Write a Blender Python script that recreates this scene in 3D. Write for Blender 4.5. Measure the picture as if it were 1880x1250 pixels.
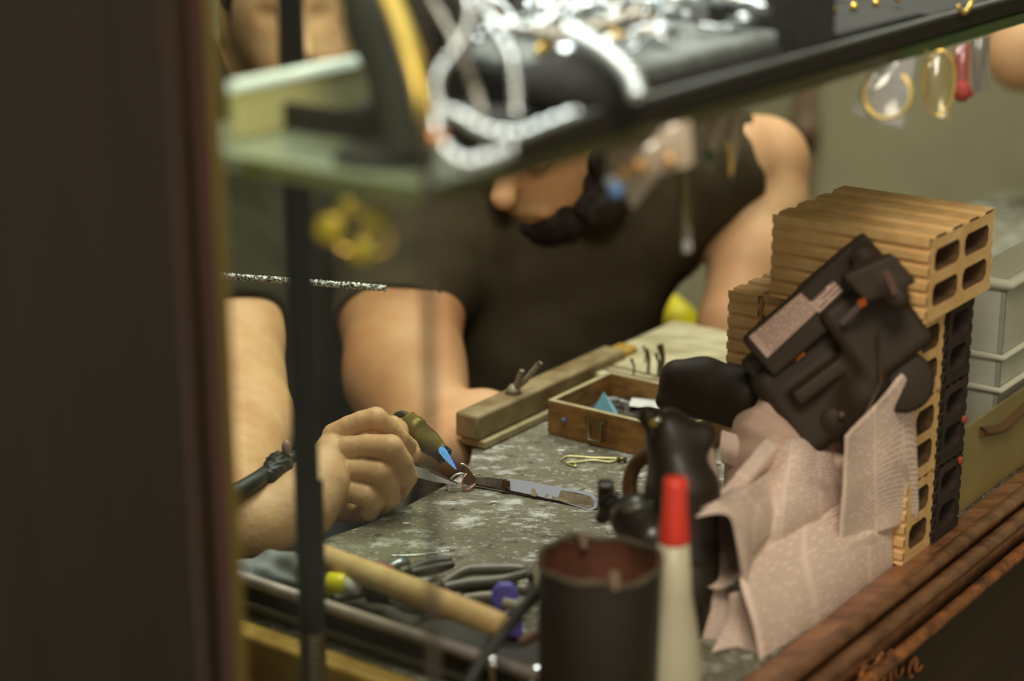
import bpy, math, random
import numpy as np
import openvdb as vdb
from mathutils import Vector, Matrix
random.seed(7); rng = np.random.RandomState(5)
for o in list(bpy.data.objects): bpy.data.objects.remove(o)
SC = bpy.context.scene; COL = SC.collection

# ------------------------------------------------------------------ camera
FPX = 3600.0; TH = math.radians(17.5); H = 0.623
cam = bpy.data.cameras.new('camera'); co = bpy.data.objects.new('camera', cam); COL.objects.link(co)
co.location = (0, 0, H); co.rotation_euler = (math.radians(90)-TH, 0, 0)
cam.sensor_width = 36; cam.lens = FPX*36/1880; cam.clip_start = .05
cam.dof.use_dof = True; cam.dof.focus_distance = 1.63; cam.dof.aperture_fstop = 2.6; cam.dof.aperture_blades = 0
SC.camera = co
# ------------------------------------------------------------------ world, lamps, exposure
w = bpy.data.worlds.new('world'); SC.world = w; w.use_nodes = True
bg = w.node_tree.nodes['Background']; bg.inputs[0].default_value = (.72, .67, .54, 1); bg.inputs[1].default_value = .8
SC.view_settings.view_transform = 'Standard'; SC.view_settings.look = 'None'
SC.view_settings.exposure = 0.0; SC.view_settings.gamma = 1; SC.view_settings.use_curve_mapping = False
SC.cycles.use_denoising = True
SC.cycles.max_bounces = 8; SC.cycles.transparent_max_bounces = 24; SC.cycles.sample_clamp_indirect = 4
C0 = np.array([0, 0, H]); FW = np.array([0, math.cos(TH), -math.sin(TH)]); UP = np.array([0, math.sin(TH), math.cos(TH)]); RT = np.array([1, 0, 0.])
def P(px, py, d): return C0 + RT*((px-940)/FPX*d) + UP*(-(py-625)/FPX*d) + FW*d
def Q(px, py, z):
    r = P(px, py, 1)-C0; return C0 + r*((z-H)/r[2])
A36 = math.radians(36); U = np.array([math.sin(A36), math.cos(A36), 0]); V = np.array([-math.cos(A36), math.sin(A36), 0]); Z = np.array([0, 0, 1.])
P0 = Q(785, 350, .41)*np.array([1, 1, 0])
def S(s, t, z): return P0 + U*s + V*t + Z*z           # the show case's own axes
def PT(px, py, t):                                     # point seen at a pixel on the upright plane t
    r = P(px, py, 1)-C0; return C0 + r*(((P0+V*t-C0)@V)/(r@V))

def lamp(name, loc, target, size, sy, power, color, shape='RECTANGLE', spread=180):
    l = bpy.data.lights.new(name, 'AREA'); l.shape = shape; l.size = size; l.size_y = sy; l.energy = power; l.color = color
    l.spread = math.radians(spread)
    o = bpy.data.objects.new(name, l); COL.objects.link(o); o.location = loc
    o.rotation_euler = (Vector(target)-Vector(loc)).to_track_quat('-Z', 'Y').to_euler(); return o
lamp('ceiling_lamp', (-.12, 1.55, 1.5), (.05, 1.65, 0), .7, .25, 14, (.97, 1, .88))
lamp('front_fill', (.10, .22, 1.60), (.10, 1.5, 0), .5, .5, 19, (1, .90, .74))  # unseen fill light, added to brighten the fronts of things
lamp('shelf_fill', (.12, 1.18, .95), (.08, 1.22, .4), .5, .05, 1.8, (.88, .98, 1))  # unseen fill light, added above the shelf to lift its top and panel
lamp('rear_ceiling_lamp', (.30, 2.45, 1.75), (.15, 1.7, 0), .8, .25, 17, (.97, 1, .88))
lamp('wall_fill', (1.1, 2.95, 1.75), (1.0, 3.6, .3), .9, .2, 22, (.98, 1, .86))  # unseen fill light, added to brighten the far wall

# ------------------------------------------------------------------ materials
def srgb(c): return tuple(((x/255)/12.92 if x/255 <= .04045 else (((x/255)+.055)/1.055)**2.4) for x in c)+(1,)
_M = {}
def mat(name, col, rough=.6, metal=0, col2=None, scale=20, detail=4, bump=0, bscale=None, stretch=None, spec=.5, sub=0, thr=(.35, .65), alpha=None, trans=0, sheen=0, coat=0, emit=None):
    if name in _M: return _M[name]
    m = bpy.data.materials.new(name); m.use_nodes = True; nt = m.node_tree; b = nt.nodes['Principled BSDF']
    N = nt.nodes.new; L = nt.links.new
    b.inputs['Base Color'].default_value = srgb(col); b.inputs['Roughness'].default_value = rough; b.inputs['Metallic'].default_value = metal
    b.inputs['Specular IOR Level'].default_value = spec
    if sub: b.inputs['Subsurface Weight'].default_value = sub; b.inputs['Subsurface Radius'].default_value = (.01, .004, .002); b.inputs['Subsurface Scale'].default_value = .6
    if sheen: b.inputs['Sheen Weight'].default_value = sheen; b.inputs['Sheen Roughness'].default_value = .4
    if coat: b.inputs['Coat Weight'].default_value = coat; b.inputs['Coat Roughness'].default_value = .15
    if alpha is not None: b.inputs['Alpha'].default_value = alpha
    if trans: b.inputs['Transmission Weight'].default_value = trans
    if emit: b.inputs['Emission Color'].default_value = srgb(emit[0]); b.inputs['Emission Strength'].default_value = emit[1]
    if col2 or bump:
        tc = N('ShaderNodeTexCoord'); mp = N('ShaderNodeMapping'); L(tc.outputs['Object'], mp.inputs[0])
        if stretch: mp.inputs['Rotation'].default_value = (0, 0, stretch[3]) if len(stretch) > 3 else (0, 0, 0); mp.inputs['Scale'].default_value = stretch[:3]
        if col2:
            n = N('ShaderNodeTexNoise'); n.inputs['Scale'].default_value = scale; n.inputs['Detail'].default_value = detail; n.inputs['Roughness'].default_value = .62
            L(mp.outputs[0], n.inputs[0]); r = N('ShaderNodeMapRange'); r.inputs[1].default_value = thr[0]; r.inputs[2].default_value = thr[1]
            L(n.outputs[0], r.inputs[0]); x = N('ShaderNodeMix'); x.data_type = 'RGBA'; L(r.outputs[0], x.inputs[0])
            x.inputs[6].default_value = srgb(col); x.inputs[7].default_value = srgb(col2); L(x.outputs[2], b.inputs['Base Color'])
        if bump:
            n = N('ShaderNodeTexNoise'); n.inputs['Scale'].default_value = bscale or scale; n.inputs['Detail'].default_value = 5
            L(mp.outputs[0], n.inputs[0]); bp = N('ShaderNodeBump'); bp.inputs['Strength'].default_value = 1; bp.inputs['Distance'].default_value = bump
            L(n.outputs[0], bp.inputs['Height']); L(bp.outputs[0], b.inputs['Normal'])
    _M[name] = m; return m
def thin(name, tint, haze, gloss=.06, hcol=(200, 200, 180)):
    """thin clear sheet: see-through, a little dust, a little shine"""
    m = bpy.data.materials.new(name); m.use_nodes = True; nt = m.node_tree; nt.nodes.clear(); N = nt.nodes.new; L = nt.links.new
    out = N('ShaderNodeOutputMaterial'); t = N('ShaderNodeBsdfTransparent'); t.inputs[0].default_value = tint+(1,)
    g = N('ShaderNodeBsdfGlossy'); g.inputs['Roughness'].default_value = .12
    d = N('ShaderNodeBsdfDiffuse'); d.inputs[0].default_value = srgb(hcol)
    a = N('ShaderNodeMixShader'); a.inputs[0].default_value = haze; L(t.outputs[0], a.inputs[1]); L(d.outputs[0], a.inputs[2])
    b = N('ShaderNodeMixShader'); b.inputs[0].default_value = gloss; L(a.outputs[0], b.inputs[1]); L(g.outputs[0], b.inputs[2]); L(b.outputs[0], out.inputs[0]); return m
skin = mat('skin', (212, 174, 130), .5, col2=(196, 150, 106), scale=22, bump=.0007, bscale=170, sub=.12, spec=.35)
skin_b = mat('skin_ruddy', (204, 164, 120), .55, col2=(184, 132, 90), scale=7, bump=.0004, bscale=60, sub=.1, spec=.3)
black_cloth = mat('black_cloth', (68, 60, 44), .95, col2=(58, 50, 36), scale=10, bump=.0015, bscale=25, spec=.1)
grey_cloth = mat('charcoal_cloth', (56, 54, 40), .95, col2=(46, 44, 32), scale=10, bump=.001, bscale=30, spec=.1)
denim = mat('dark_denim', (38, 40, 48), .9)
hair_m = mat('hair', (38, 28, 20), .7, col2=(28, 20, 15), scale=60, bump=.004, bscale=90, spec=.3)
steel = mat('steel', (228, 228, 230), .4, .35, col2=(150, 148, 145), scale=30)
steel_dark = mat('heat_darkened_steel', (110, 98, 84), .45, .5, col2=(60, 50, 42), scale=60)
silver = mat('silver', (204, 210, 212), .18, 1, bump=.0006, bscale=300)
gold = mat('gold', (236, 196, 98), .25, .8, bump=.0004, bscale=300)
brass = mat('aged_brass', (140, 124, 52), .48, .55, col2=(96, 80, 34), scale=60, bump=.0006, bscale=150)
wood_dark = mat('dark_stained_wood', (43, 32, 19), .6, col2=(37, 27, 16), scale=7, stretch=(6, 6, .6), spec=.25)
wood_red = mat('red_brown_moulding', (62, 34, 22), .4, col2=(48, 28, 18), scale=10, stretch=(4, 4, .6))
wood_sill = mat('varnished_sill', (156, 108, 74), .32, col2=(104, 66, 42), scale=14, stretch=(1, 5, 5, -A36), coat=.5, bump=.0008, bscale=40)
wood_orange = mat('worn_orange_wood', (176, 108, 56), .6, col2=(86, 56, 32), scale=60, bump=.002, bscale=60)
wood_box = mat('box_wood', (176, 128, 66), .6, col2=(124, 84, 40), scale=40, stretch=(1, 1, 3), bump=.0008)
wood_pale = mat('pale_worn_wood', (176, 162, 120), .7, col2=(150, 132, 92), scale=50, bump=.001)
wood_tan = mat('hammer_handle_wood', (220, 188, 130), .5, col2=(198, 162, 104), scale=40, spec=.4)
wood_yel = mat('bench_rail_wood', (190, 156, 74), .5, col2=(138, 100, 42), scale=20, bump=.0005)
black_pl = mat('black_plastic', (46, 38, 28), .42, spec=.4)
black_mat = mat('black_matt', (38, 33, 26), .8, spec=.2)
velvet = mat('black_velvet', (42, 41, 37), .95, sheen=.06, col2=(34, 32, 28), scale=80)
velvet_grey = mat('grey_velvet', (120, 128, 124), .95, sheen=.3, col2=(90, 96, 92), scale=60)
chrome = mat('chrome', (210, 212, 214), .15, 1)
shelf_glass = mat('green_edge_glass', (150, 158, 138), .2, spec=.5, alpha=.88, col2=(134, 144, 124), scale=8)
glass_green = mat('green_glass_edge', (40, 68, 24), .15, spec=.6)
def uvmesh_uv(m, sx, sy): pass

# bench top: worn grey surface with pale scuffs and dark scratches
def bench_mat():
    m = bpy.data.materials.new('worn_bench_top'); m.use_nodes = True; nt = m.node_tree; b = nt.nodes['Principled BSDF']; N = nt.nodes.new; L = nt.links.new
    tc = N('ShaderNodeTexCoord'); mp = N('ShaderNodeMapping'); mp.inputs['Rotation'].default_value = (0, 0, .5); mp.inputs['Scale'].default_value = (1, 1.8, 1); L(tc.outputs['Object'], mp.inputs[0])
    def noise(sc, de, ro=.6):
        n = N('ShaderNodeTexNoise'); n.inputs['Scale'].default_value = sc; n.inputs['Detail'].default_value = de; n.inputs['Roughness'].default_value = ro; L(mp.outputs[0], n.inputs[0]); return n
    def mr(s, a, c):
        r = N('ShaderNodeMapRange'); r.inputs[1].default_value = a; r.inputs[2].default_value = c; L(s, r.inputs[0]); return r.outputs[0]
    def mix(f, a, c):
        x = N('ShaderNodeMix'); x.data_type = 'RGBA'; L(f, x.inputs[0])
        for i, q in ((6, a), (7, c)):
            if isinstance(q, tuple): x.inputs[i].default_value = srgb(q)
            else: L(q, x.inputs[i])
        return x.outputs[2]
    base = mix(mr(noise(7, 3).outputs[0], .35, .65), (108, 101, 76), (138, 133, 110))
    c2 = mix(mr(noise(26, 8, .75).outputs[0],   .52, .62), base, (206, 206, 196))
    c3 = mix(mr(noise(60, 6, .7).outputs[0], .56, .66), c2, (66, 58, 40))
    vo = N('ShaderNodeTexVoronoi'); vo.feature = 'DISTANCE_TO_EDGE'; vo.inputs['Scale'].default_value = 24; L(mp.outputs[0], vo.inputs[0])
    c4 = mix(mr(noise(190, 3).outputs[0], .62, .70), c3, (222, 218, 200))
    L(c4, b.inputs['Base Color']); b.inputs['Roughness'].default_value = .62
    bp = N('ShaderNodeBump'); bp.inputs['Distance'].default_value = .0035; L(noise(55, 8, .75).outputs[0], bp.inputs['Height']); L(bp.outputs[0], b.inputs['Normal'])
    return m
bench_m = bench_mat()
def print_mat(name, paper, ink, lines=46, cols=3, strength=.55, blotch=True):
    """paper with rows of tiny illegible type, laid out by the sheet's own UV"""
    m = bpy.data.materials.new(name); m.use_nodes = True; nt = m.node_tree; b = nt.nodes['Principled BSDF']; N = nt.nodes.new; L = nt.links.new
    uv = N('ShaderNodeUVMap'); sp = N('ShaderNodeSeparateXYZ'); L(uv.outputs[0], sp.inputs[0])
    def ma(op, a, c=None):
        x = N('ShaderNodeMath'); x.operation = op
        for i, q in ((0, a), (1, c)):
            if q is None: continue
            if isinstance(q, (int, float)): x.inputs[i].default_value = q
            else: L(q, x.inputs[i])
        return x.outputs[0]
    row = ma('GREATER_THAN', ma('FRACT', ma('MULTIPLY', sp.outputs[1], lines)), .52)
    colm = ma('GREATER_THAN', ma('FRACT', ma('MULTIPLY', sp.outputs[0], cols)), .09)
    mp = N('ShaderNodeMapping'); mp.inputs['Scale'].default_value = (lines*1.1, lines*.99, 1); L(uv.outputs[0], mp.inputs[0])
    n = N('ShaderNodeTexNoise'); n.inputs['Scale'].default_value = 1; n.inputs['Detail'].default_value = 0; L(mp.outputs[0], n.inputs[0])
    words = ma('GREATER_THAN', n.outputs[0], .36)
    f = ma('MULTIPLY', ma('MULTIPLY', row, colm), ma('MULTIPLY', words, strength))
    if blotch:
        n2 = N('ShaderNodeTexNoise'); n2.inputs['Scale'].default_value = 3.2; n2.inputs['Detail'].default_value = 2; L(uv.outputs[0], n2.inputs[0])
        pic = N('ShaderNodeMapRange'); pic.inputs[1].default_value = .62; pic.inputs[2].default_value = .66; L(n2.outputs[0], pic.inputs[0])
        f = ma('MAXIMUM', f, ma('MULTIPLY', pic.outputs[0], .35))
    x = N('ShaderNodeMix'); x.data_type = 'RGBA'; L(f, x.inputs[0]); x.inputs[6].default_value = srgb(paper); x.inputs[7].default_value = srgb(ink)
    L(x.outputs[2], b.inputs['Base Color']); b.inputs['Roughness'].default_value = .85; b.inputs['Specular IOR Level'].default_value = .15
    return m
news_m = print_mat('newsprint', (232, 206, 188), (118, 98, 90), lines=34, strength=.42)
label_m = print_mat('printed_label', (206, 176, 160), (120, 80, 74), 16, 1, .8, False)
small_label_m = print_mat('small_printed_label', (206, 176, 160), (120, 80, 74), 3, 1, .8, False)

# ------------------------------------------------------------------ builders
WO = {}
def link(o, parent, base):
    COL.objects.link(o)
    if parent is not None:
        o.parent = parent; o.location = Vector(base)-WO[parent.name]
    else: o.location = Vector(base)
    WO[o.name] = Vector(base)
def tag(o, label=None, cat=None, group=None, kind=None):
    if label: o['label'] = label
    if cat: o['category'] = cat
    if group: o['group'] = group
    if kind: o['kind'] = kind
    return o
def thing(name, base, label, cat, group=None):
    o = bpy.data.objects.new(name, None); o.empty_display_size = .01; link(o, None, base); return tag(o, label, cat, group)
def obj(name, vf, m, parent=None, smooth=True, uvs=None, base=None):
    v, f = vf; v = np.asarray(v, float)
    if base is None:
        base = (v.min(0)+v.max(0))/2; base[2] = v[:, 2].min()
    me = bpy.data.meshes.new(name); me.from_pydata((v-np.array(base)).tolist(), [], [list(map(int, q)) for q in f]) if not isinstance(f, np.ndarray) else me.from_pydata((v-np.array(base)).tolist(), [], f.tolist())
    me.materials.append(m)
    if smooth:
        me.polygons.foreach_set('use_smooth', [True]*len(me.polygons))
    if uvs is not None:
        ul = me.uv_layers.new(name='UVMap')
        for l in me.loops: ul.data[l.index].uv = uvs[l.vertex_index]
    me.update()
    if smooth == 'auto': me.set_sharp_from_angle(angle=math.radians(38))
    o = bpy.data.objects.new(name, me); link(o, parent, base); return o
def join(*vfs):
    vs = []; fs = []; n = 0
    for v, f in vfs:
        vs += [tuple(p) for p in v]; fs += [tuple(int(i)+n for i in q) for q in f]; n = len(vs)
    return vs, fs
def hexa(c):     # 8 corners: bottom 4 (ccw), top 4
    return c, [(3, 2, 1, 0), (4, 5, 6, 7), (0, 1, 5, 4), (1, 2, 6, 5), (2, 3, 7, 6), (3, 0, 4, 7)]
def sbox(s0, s1, t0, t1, z0, z1): return hexa([S(*p) for p in ((s0, t0, z0), (s1, t0, z0), (s1, t1, z0), (s0, t1, z0), (s0, t0, z1), (s1, t0, z1), (s1, t1, z1), (s0, t1, z1))])
def bevel(o, w=.002, seg=2, ang=35):
    b = o.modifiers.new('bevel', 'BEVEL'); b.width = w; b.segments = seg; b.limit_method = 'ANGLE'; b.angle_limit = math.radians(ang); return o
def prism(pts, off):   # polygon pts (3d) extruded by vector
    n = len(pts); a = [np.array(p, float) for p in pts]; b = [p+np.array(off) for p in a]
    return a+b, [tuple(range(n-1, -1, -1)), tuple(range(n, 2*n))]+[(i, (i+1) % n, n+(i+1) % n, n+i) for i in range(n)]
def smooth_path(pts, n=6):
    p = np.array(pts, float); q = np.vstack([2*p[0]-p[1], p, 2*p[-1]-p[-2]]); out = []
    for i in range(1, len(q)-2):
        for k in range(n):
            t = k/n; a, b, c, d = q[i-1], q[i], q[i+1], q[i+2]
            out.append(.5*((2*b)+(c-a)*t+(2*a-5*b+4*c-d)*t*t+(3*b-a-3*c+d)*t**3))
    out.append(p[-1]); return np.array(out)
def tube(pts, r, seg=12, closed=False, flat=1.0, upv=None, caps=True):
    p = np.array(pts, float); n = len(p); rs = np.ones(n)*r if np.isscalar(r) else np.interp(np.linspace(0, 1, n), np.linspace(0, 1, len(r)), r)
    tg = np.roll(p, -1, 0)-np.roll(p, 1, 0) if closed else np.gradient(p, axis=0)
    tg /= (np.linalg.norm(tg, axis=1)[:, None]+1e-12)
    u = np.array(upv if upv is not None else (0, 0, 1.)); 
    if abs(tg[0]@u) > .95: u = np.array([1., 0, 0])
    vs = []; 
    a = u-tg[0]*(u@tg[0]); a /= np.linalg.norm(a)
    for i in range(n):
        if upv is not None: a = np.array(upv, float)
        a = a-tg[i]*(a@tg[i]); a /= (np.linalg.norm(a)+1e-12); b = np.cross(tg[i], a)
        for k in range(seg):
            an = 2*math.pi*k/seg; vs.append(p[i]+rs[i]*(a*math.cos(an)*flat+b*math.sin(an)))
    fs = []
    for i in range(n if closed else n-1):
        j = (i+1) % n
        for k in range(seg): fs.append((i*seg+k, j*seg+k, j*seg+(k+1) % seg, i*seg+(k+1) % seg))
    if not closed and caps: fs.append(tuple(range(seg-1, -1, -1))); fs.append(tuple((n-1)*seg+k for k in range(seg)))
    for i, q in enumerate(fs): fs[i] = tuple(reversed(q)) if len(q) == 4 else tuple(reversed(q))
    return vs, [tuple(reversed(q)) for q in fs]
def axes_of(d):
    d = np.array(d, float); d /= np.linalg.norm(d); a = np.cross(d, [0, 0, 1.]); 
    if np.linalg.norm(a) < .05: a = np.array([1., 0, 0])
    a /= np.linalg.norm(a); return d, a, np.cross(d, a)
def lathe(a, b, prof, seg=32):   # prof: (fraction along a->b, radius)
    a = np.array(a, float); b = np.array(b, float); d, x, y = axes_of(b-a); Ln = np.linalg.norm(b-a); vs = []
    for (h, r) in prof:
        for k in range(seg):
            an = 2*math.pi*k/seg; vs.append(a+d*h*Ln+(x*math.cos(an)+y*math.sin(an))*max(r, 1e-5))
    fs = [(i*seg+k, i*seg+(k+1) % seg, (i+1)*seg+(k+1) % seg, (i+1)*seg+k) for i in range(len(prof)-1) for k in range(seg)]
    fs.append(tuple(range(seg-1, -1, -1))); fs.append(tuple((len(prof)-1)*seg+k for k in range(seg)))
    return vs, [tuple(reversed(q)) for q in fs]
def ring(c, nrm, R, r, seg=40, sg=8, flat=1., arc=(0, 2*math.pi), ell=1.0, up=None):
    n, x, y = axes_of(nrm)
    if up is not None:
        y = np.array(up, float); y -= n*(y@n); y /= np.linalg.norm(y); x = np.cross(y, n)
    full = abs(arc[1]-arc[0]-2*math.pi) < 1e-6
    m = seg if full else seg+1
    ps = [np.array(c)+R*(x*math.cos(arc[0]+(arc[1]-arc[0])*k/seg)*ell+y*math.sin(arc[0]+(arc[1]-arc[0])*k/seg)) for k in range(m)]
    return tube(ps, r, sg, full, flat, upv=n)
def grid(rows, sub=6):   # rows of 3-D points -> smooth sheet (Catmull-Rom both ways), with uv
    R = np.array([smooth_path(r, sub) for r in rows]); R = np.array([smooth_path(R[:, j], sub) for j in range(R.shape[1])]).transpose(1, 0, 2)
    n, m = R.shape[:2]; v = R.reshape(-1, 3); f = [(i*m+j, i*m+j+1, (i+1)*m+j+1, (i+1)*m+j) for i in range(n-1) for j in range(m-1)]
    uv = [(j/(m-1), 1-i/(n-1)) for i in range(n) for j in range(m)]
    return (v, f), uv
def solid(o, t, off=0): s = o.modifiers.new('thickness', 'SOLIDIFY'); s.thickness = t; s.offset = off; return o
def wrinkle(o, strength, size, seed=0):
    t = bpy.data.textures.new('wrinkle', 'CLOUDS'); t.noise_scale = size; t.noise_depth = 3
    d = o.modifiers.new('wrinkle', 'DISPLACE'); d.texture = t; d.strength = strength; d.mid_level = .5; d.texture_coords = 'LOCAL'; return o

def sdf(prims, vox, k=.01, cuts=(), noise=None):
    """one continuous surface blended from tapered capsules ('c'), ellipsoids ('e') and rounded boxes ('b')"""
    lo = np.array([1e9]*3); hi = -lo
    for q in prims:
        if q[0][0] == 'c': pts = [(q[1], q[3]), (q[2], q[4])]
        elif q[0] == 'e': pts = [(q[1], max(q[2]))]
        else: pts = [(q[1], float(np.linalg.norm(q[2]))+q[4])]
        for c, r in pts: lo = np.minimum(lo, np.array(c)-r); hi = np.maximum(hi, np.array(c)+r)
    lo -= 5*vox; hi += 5*vox; dim = np.ceil((hi-lo)/vox).astype(int)+1
    D = np.full(dim, .08, np.float32)
    for q in prims:
        sub = q[0].endswith('-'); 
        if q[0][0] == 'c': a, b, ra, rb = np.array(q[1]), np.array(q[2]), q[3], q[4]; l2 = np.minimum(a-ra, b-rb); h2 = np.maximum(a+ra, b+rb); kk = q[5] if len(q) > 5 else k
        elif q[0][0] == 'e': a = np.array(q[1]); rr = np.array(q[2]); l2 = a-rr.max(); h2 = a+rr.max(); kk = q[4] if len(q) > 4 else k
        else: a = np.array(q[1]); l2 = a-np.linalg.norm(q[2])-q[4]; h2 = a+np.linalg.norm(q[2])+q[4]; kk = q[5] if len(q) > 5 else k
        mg = kk+4*vox
        i0 = np.maximum(((l2-mg-lo)/vox).astype(int), 0); i1 = np.minimum(np.ceil((h2+mg-lo)/vox).astype(int)+1, dim)
        g = [(lo[j]+vox*np.arange(i0[j], i1[j])).astype(np.float32) for j in range(3)]
        X, Y, W = g[0][:, None, None], g[1][None, :, None], g[2][None, None, :]
        if q[0][0] == 'c':
            ab = b-a; L2 = ab@ab+1e-12
            t = np.clip(((X-a[0])*ab[0]+(Y-a[1])*ab[1]+(W-a[2])*ab[2])/L2, 0, 1)
            d = np.sqrt((X-a[0]-t*ab[0])**2+(Y-a[1]-t*ab[1])**2+(W-a[2]-t*ab[2])**2)-(ra+(rb-ra)*t)
            if q[0] == 'cf': L1 = math.sqrt(L2); d = np.maximum(d, ((X-b[0])*ab[0]+(Y-b[1])*ab[1]+(W-b[2])*ab[2])/L1)
        else:
            M = np.array(q[3]) if q[3] is not None else np.eye(3)   # rows = local axes
            lx = [(X-a[0])*M[j][0]+(Y-a[1])*M[j][1]+(W-a[2])*M[j][2] for j in range(3)]
            if q[0][0] == 'e':
                s = np.sqrt((lx[0]/rr[0])**2+(lx[1]/rr[1])**2+(lx[2]/rr[2])**2); s2 = np.sqrt((lx[0]/rr[0]**2)**2+(lx[1]/rr[1]**2)**2+(lx[2]/rr[2]**2)**2)+1e-9
                d = s*(s-1)/s2
            else:
                qx = [np.abs(lx[j])-q[2][j] for j in range(3)]
                d = np.sqrt(sum(np.maximum(z_, 0)**2 for z_ in qx))+np.minimum(np.maximum(np.maximum(qx[0], qx[1]), qx[2]), 0)-q[4]
        sl = tuple(slice(i0[j], i1[j]) for j in range(3)); o_ = D[sl]
        if sub:
            h = np.maximum(kk-np.abs(o_+d), 0)/kk; D[sl] = np.maximum(o_, -d)+h*h*kk*.25
        else:
            h = np.maximum(kk-np.abs(o_-d), 0)/kk; D[sl] = np.minimum(o_, d)-h*h*kk*.25
    g = [(lo[j]+vox*np.arange(dim[j])).astype(np.float32) for j in range(3)]
    X, Y, W = g[0][:, None, None], g[1][None, :, None], g[2][None, None, :]
    if noise:
        for (amp, fx, fy, fz, ph) in noise: D += (amp*np.sin(X*fx+ph+1.7*np.sin(W*fz*.4+Y*fx*.3))*np.sin(Y*fy+W*fz+ph*2)).astype(np.float32)
    for (c, n, *box) in cuts:    # remove the half space beyond the plane, optionally only near the point
        c = np.array(c); n = np.array(n, float); n /= np.linalg.norm(n)
        d = (X-c[0])*n[0]+(Y-c[1])*n[1]+(W-c[2])*n[2]
        if box: rad = np.sqrt((X-c[0])**2+(Y-c[1])**2+(W-c[2])**2)-box[0]; d = np.where(rad > 0, -1, d)
        D = np.maximum(D, d)
    D = np.clip(D, -3*vox, 3*vox).astype(np.float32)
    G = vdb.FloatGrid(3*vox); G.copyFromArray(D); v, tr, qd = G.convertToPolygons(isovalue=0.0)
    v = v*vox+lo; qd = np.array(qd, int)
    a, b, c, d = v[qd[:, 0]], v[qd[:, 1]], v[qd[:, 2]], v[qd[:, 3]]
    if (np.cross(b-a, c-a)*a).sum()+(np.cross(c-a, d-a)*a).sum() < 0: qd = qd[:, ::-1]
    return v, np.ascontiguousarray(qd)
def relax(o, n=2, f=.5): m = o.modifiers.new('relax', 'SMOOTH'); m.iterations = n; m.factor = f; return o
def chain(pts, k=None, cs=None):   # (px,py,d,r) list -> capsules
    out = []
    for a, b in zip(pts[:-1], pts[1:]):
        q = ('c', P(*a[:3]), P(*b[:3]), a[3], b[3]); out.append(q+((k,) if k else ()))
    return out

# ================================================================== THE ROOM
FL = -.82
def struct(name, vf, m, **k): o = obj(name, vf, m, smooth=False, **k); o['kind'] = 'structure'; return o
wall_m = mat('grey_green_wall', (158, 152, 118), .9, col2=(142, 136, 106), scale=3, bump=.001, bscale=200)
def wbox(x0, x1, y0, y1, z0, z1): return hexa([(x0, y0, z0), (x1, y0, z0), (x1, y1, z0), (x0, y1, z0), (x0, y0, z1), (x1, y0, z1), (x1, y1, z1), (x0, y1, z1)])
struct('floor', wbox(-2.2, 2.6, -.6, 3.7, FL-.05, FL), mat('floor_tile', (92, 84, 68), .6, col2=(80, 72, 58), scale=6))
struct('wall_back', wbox(-2.2, 2.6, 3.6, 3.7, FL, 1.9), wall_m)
struct('wall_right', wbox(2.5, 2.6, -.6, 3.6, FL, 1.9), wall_m)
struct('ceiling', wbox(-2.2, 2.6, .9, 3.7, 1.9, 1.95), mat('ceiling_paint', (150, 145, 125), .9))
struct('wall_left', sbox(-.03, .03, .62, 1.9, FL, 1.9), wood_dark)
# brown pipe and horizontal rail on the far wall
pp = thing('wall_pipe', P(1492, 380, 3.5)*np.array([1, 1, 0])+np.array([0, 0, FL]), 'brown vertical pipe on the grey-green far wall behind the raised elbow', 'pipe')
pipe_m = mat('brown_paint', (96, 72, 48), .5)
xp = P(1492, 200, 3.5)
obj('riser', tube([(xp[0], 3.55, FL), (xp[0], 3.55, 1.85)], .021, 16), pipe_m, pp)
obj('branch', tube([(xp[0], 3.55, P(1480, 262, 3.5)[2]), (xp[0]-.35, 3.55, P(1480, 262, 3.5)[2])], .014, 12), pipe_m, pp)
obj('coupling', lathe((xp[0], 3.55, P(1480, 262, 3.5)[2]-.03), (xp[0], 3.55, P(1480, 262, 3.5)[2]+.03), [(0, .028), (1, .028)], 16), pipe_m, pp)

# ================================================================== SHOW CASE
case = thing('display_case', S(0, 0, FL), 'dark wooden show case with left post, glass side pane and varnished front sill', 'display case')
T0 = .1285
o = obj('post', sbox(-.03, 0, T0+.0055, .66, FL, 1.9), wood_dark, case, 'auto'); bevel(o, .002)
o = obj('post_moulding', join(tube([S(-.0155, T0+.004, FL), S(-.0155, T0+.004, 1.9)], .0045, 12), tube([S(-.031, T0+.008, FL), S(-.031, T0+.008, 1.9)], .0022, 10)), wood_red, case)
o['label'] = 'red-brown ridged moulding'
obj('pane_channel', sbox(-.0125, -.0055, T0, T0+.0052, .0, 1.9), mat('olive_glass_edge', (112, 96, 48), .4), case, False)['label'] = 'olive strip holding the glass'
obj('side_pane', sbox(-.002, .002, .002, T0, -.03, 1.9), thin('dusty_side_glass', (.92, .94, .88), .005, .012), case, False)['label'] = 'dusty clear glass'
obj('corner_strip', tube([S(0, 0, -.03), S(0, 0, 1.9)], .0026, 10), mat('olive_brown_bead', (44, 32, 10), .6, alpha=.8), case)['label'] = 'thin olive-brown corner strip'
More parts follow.
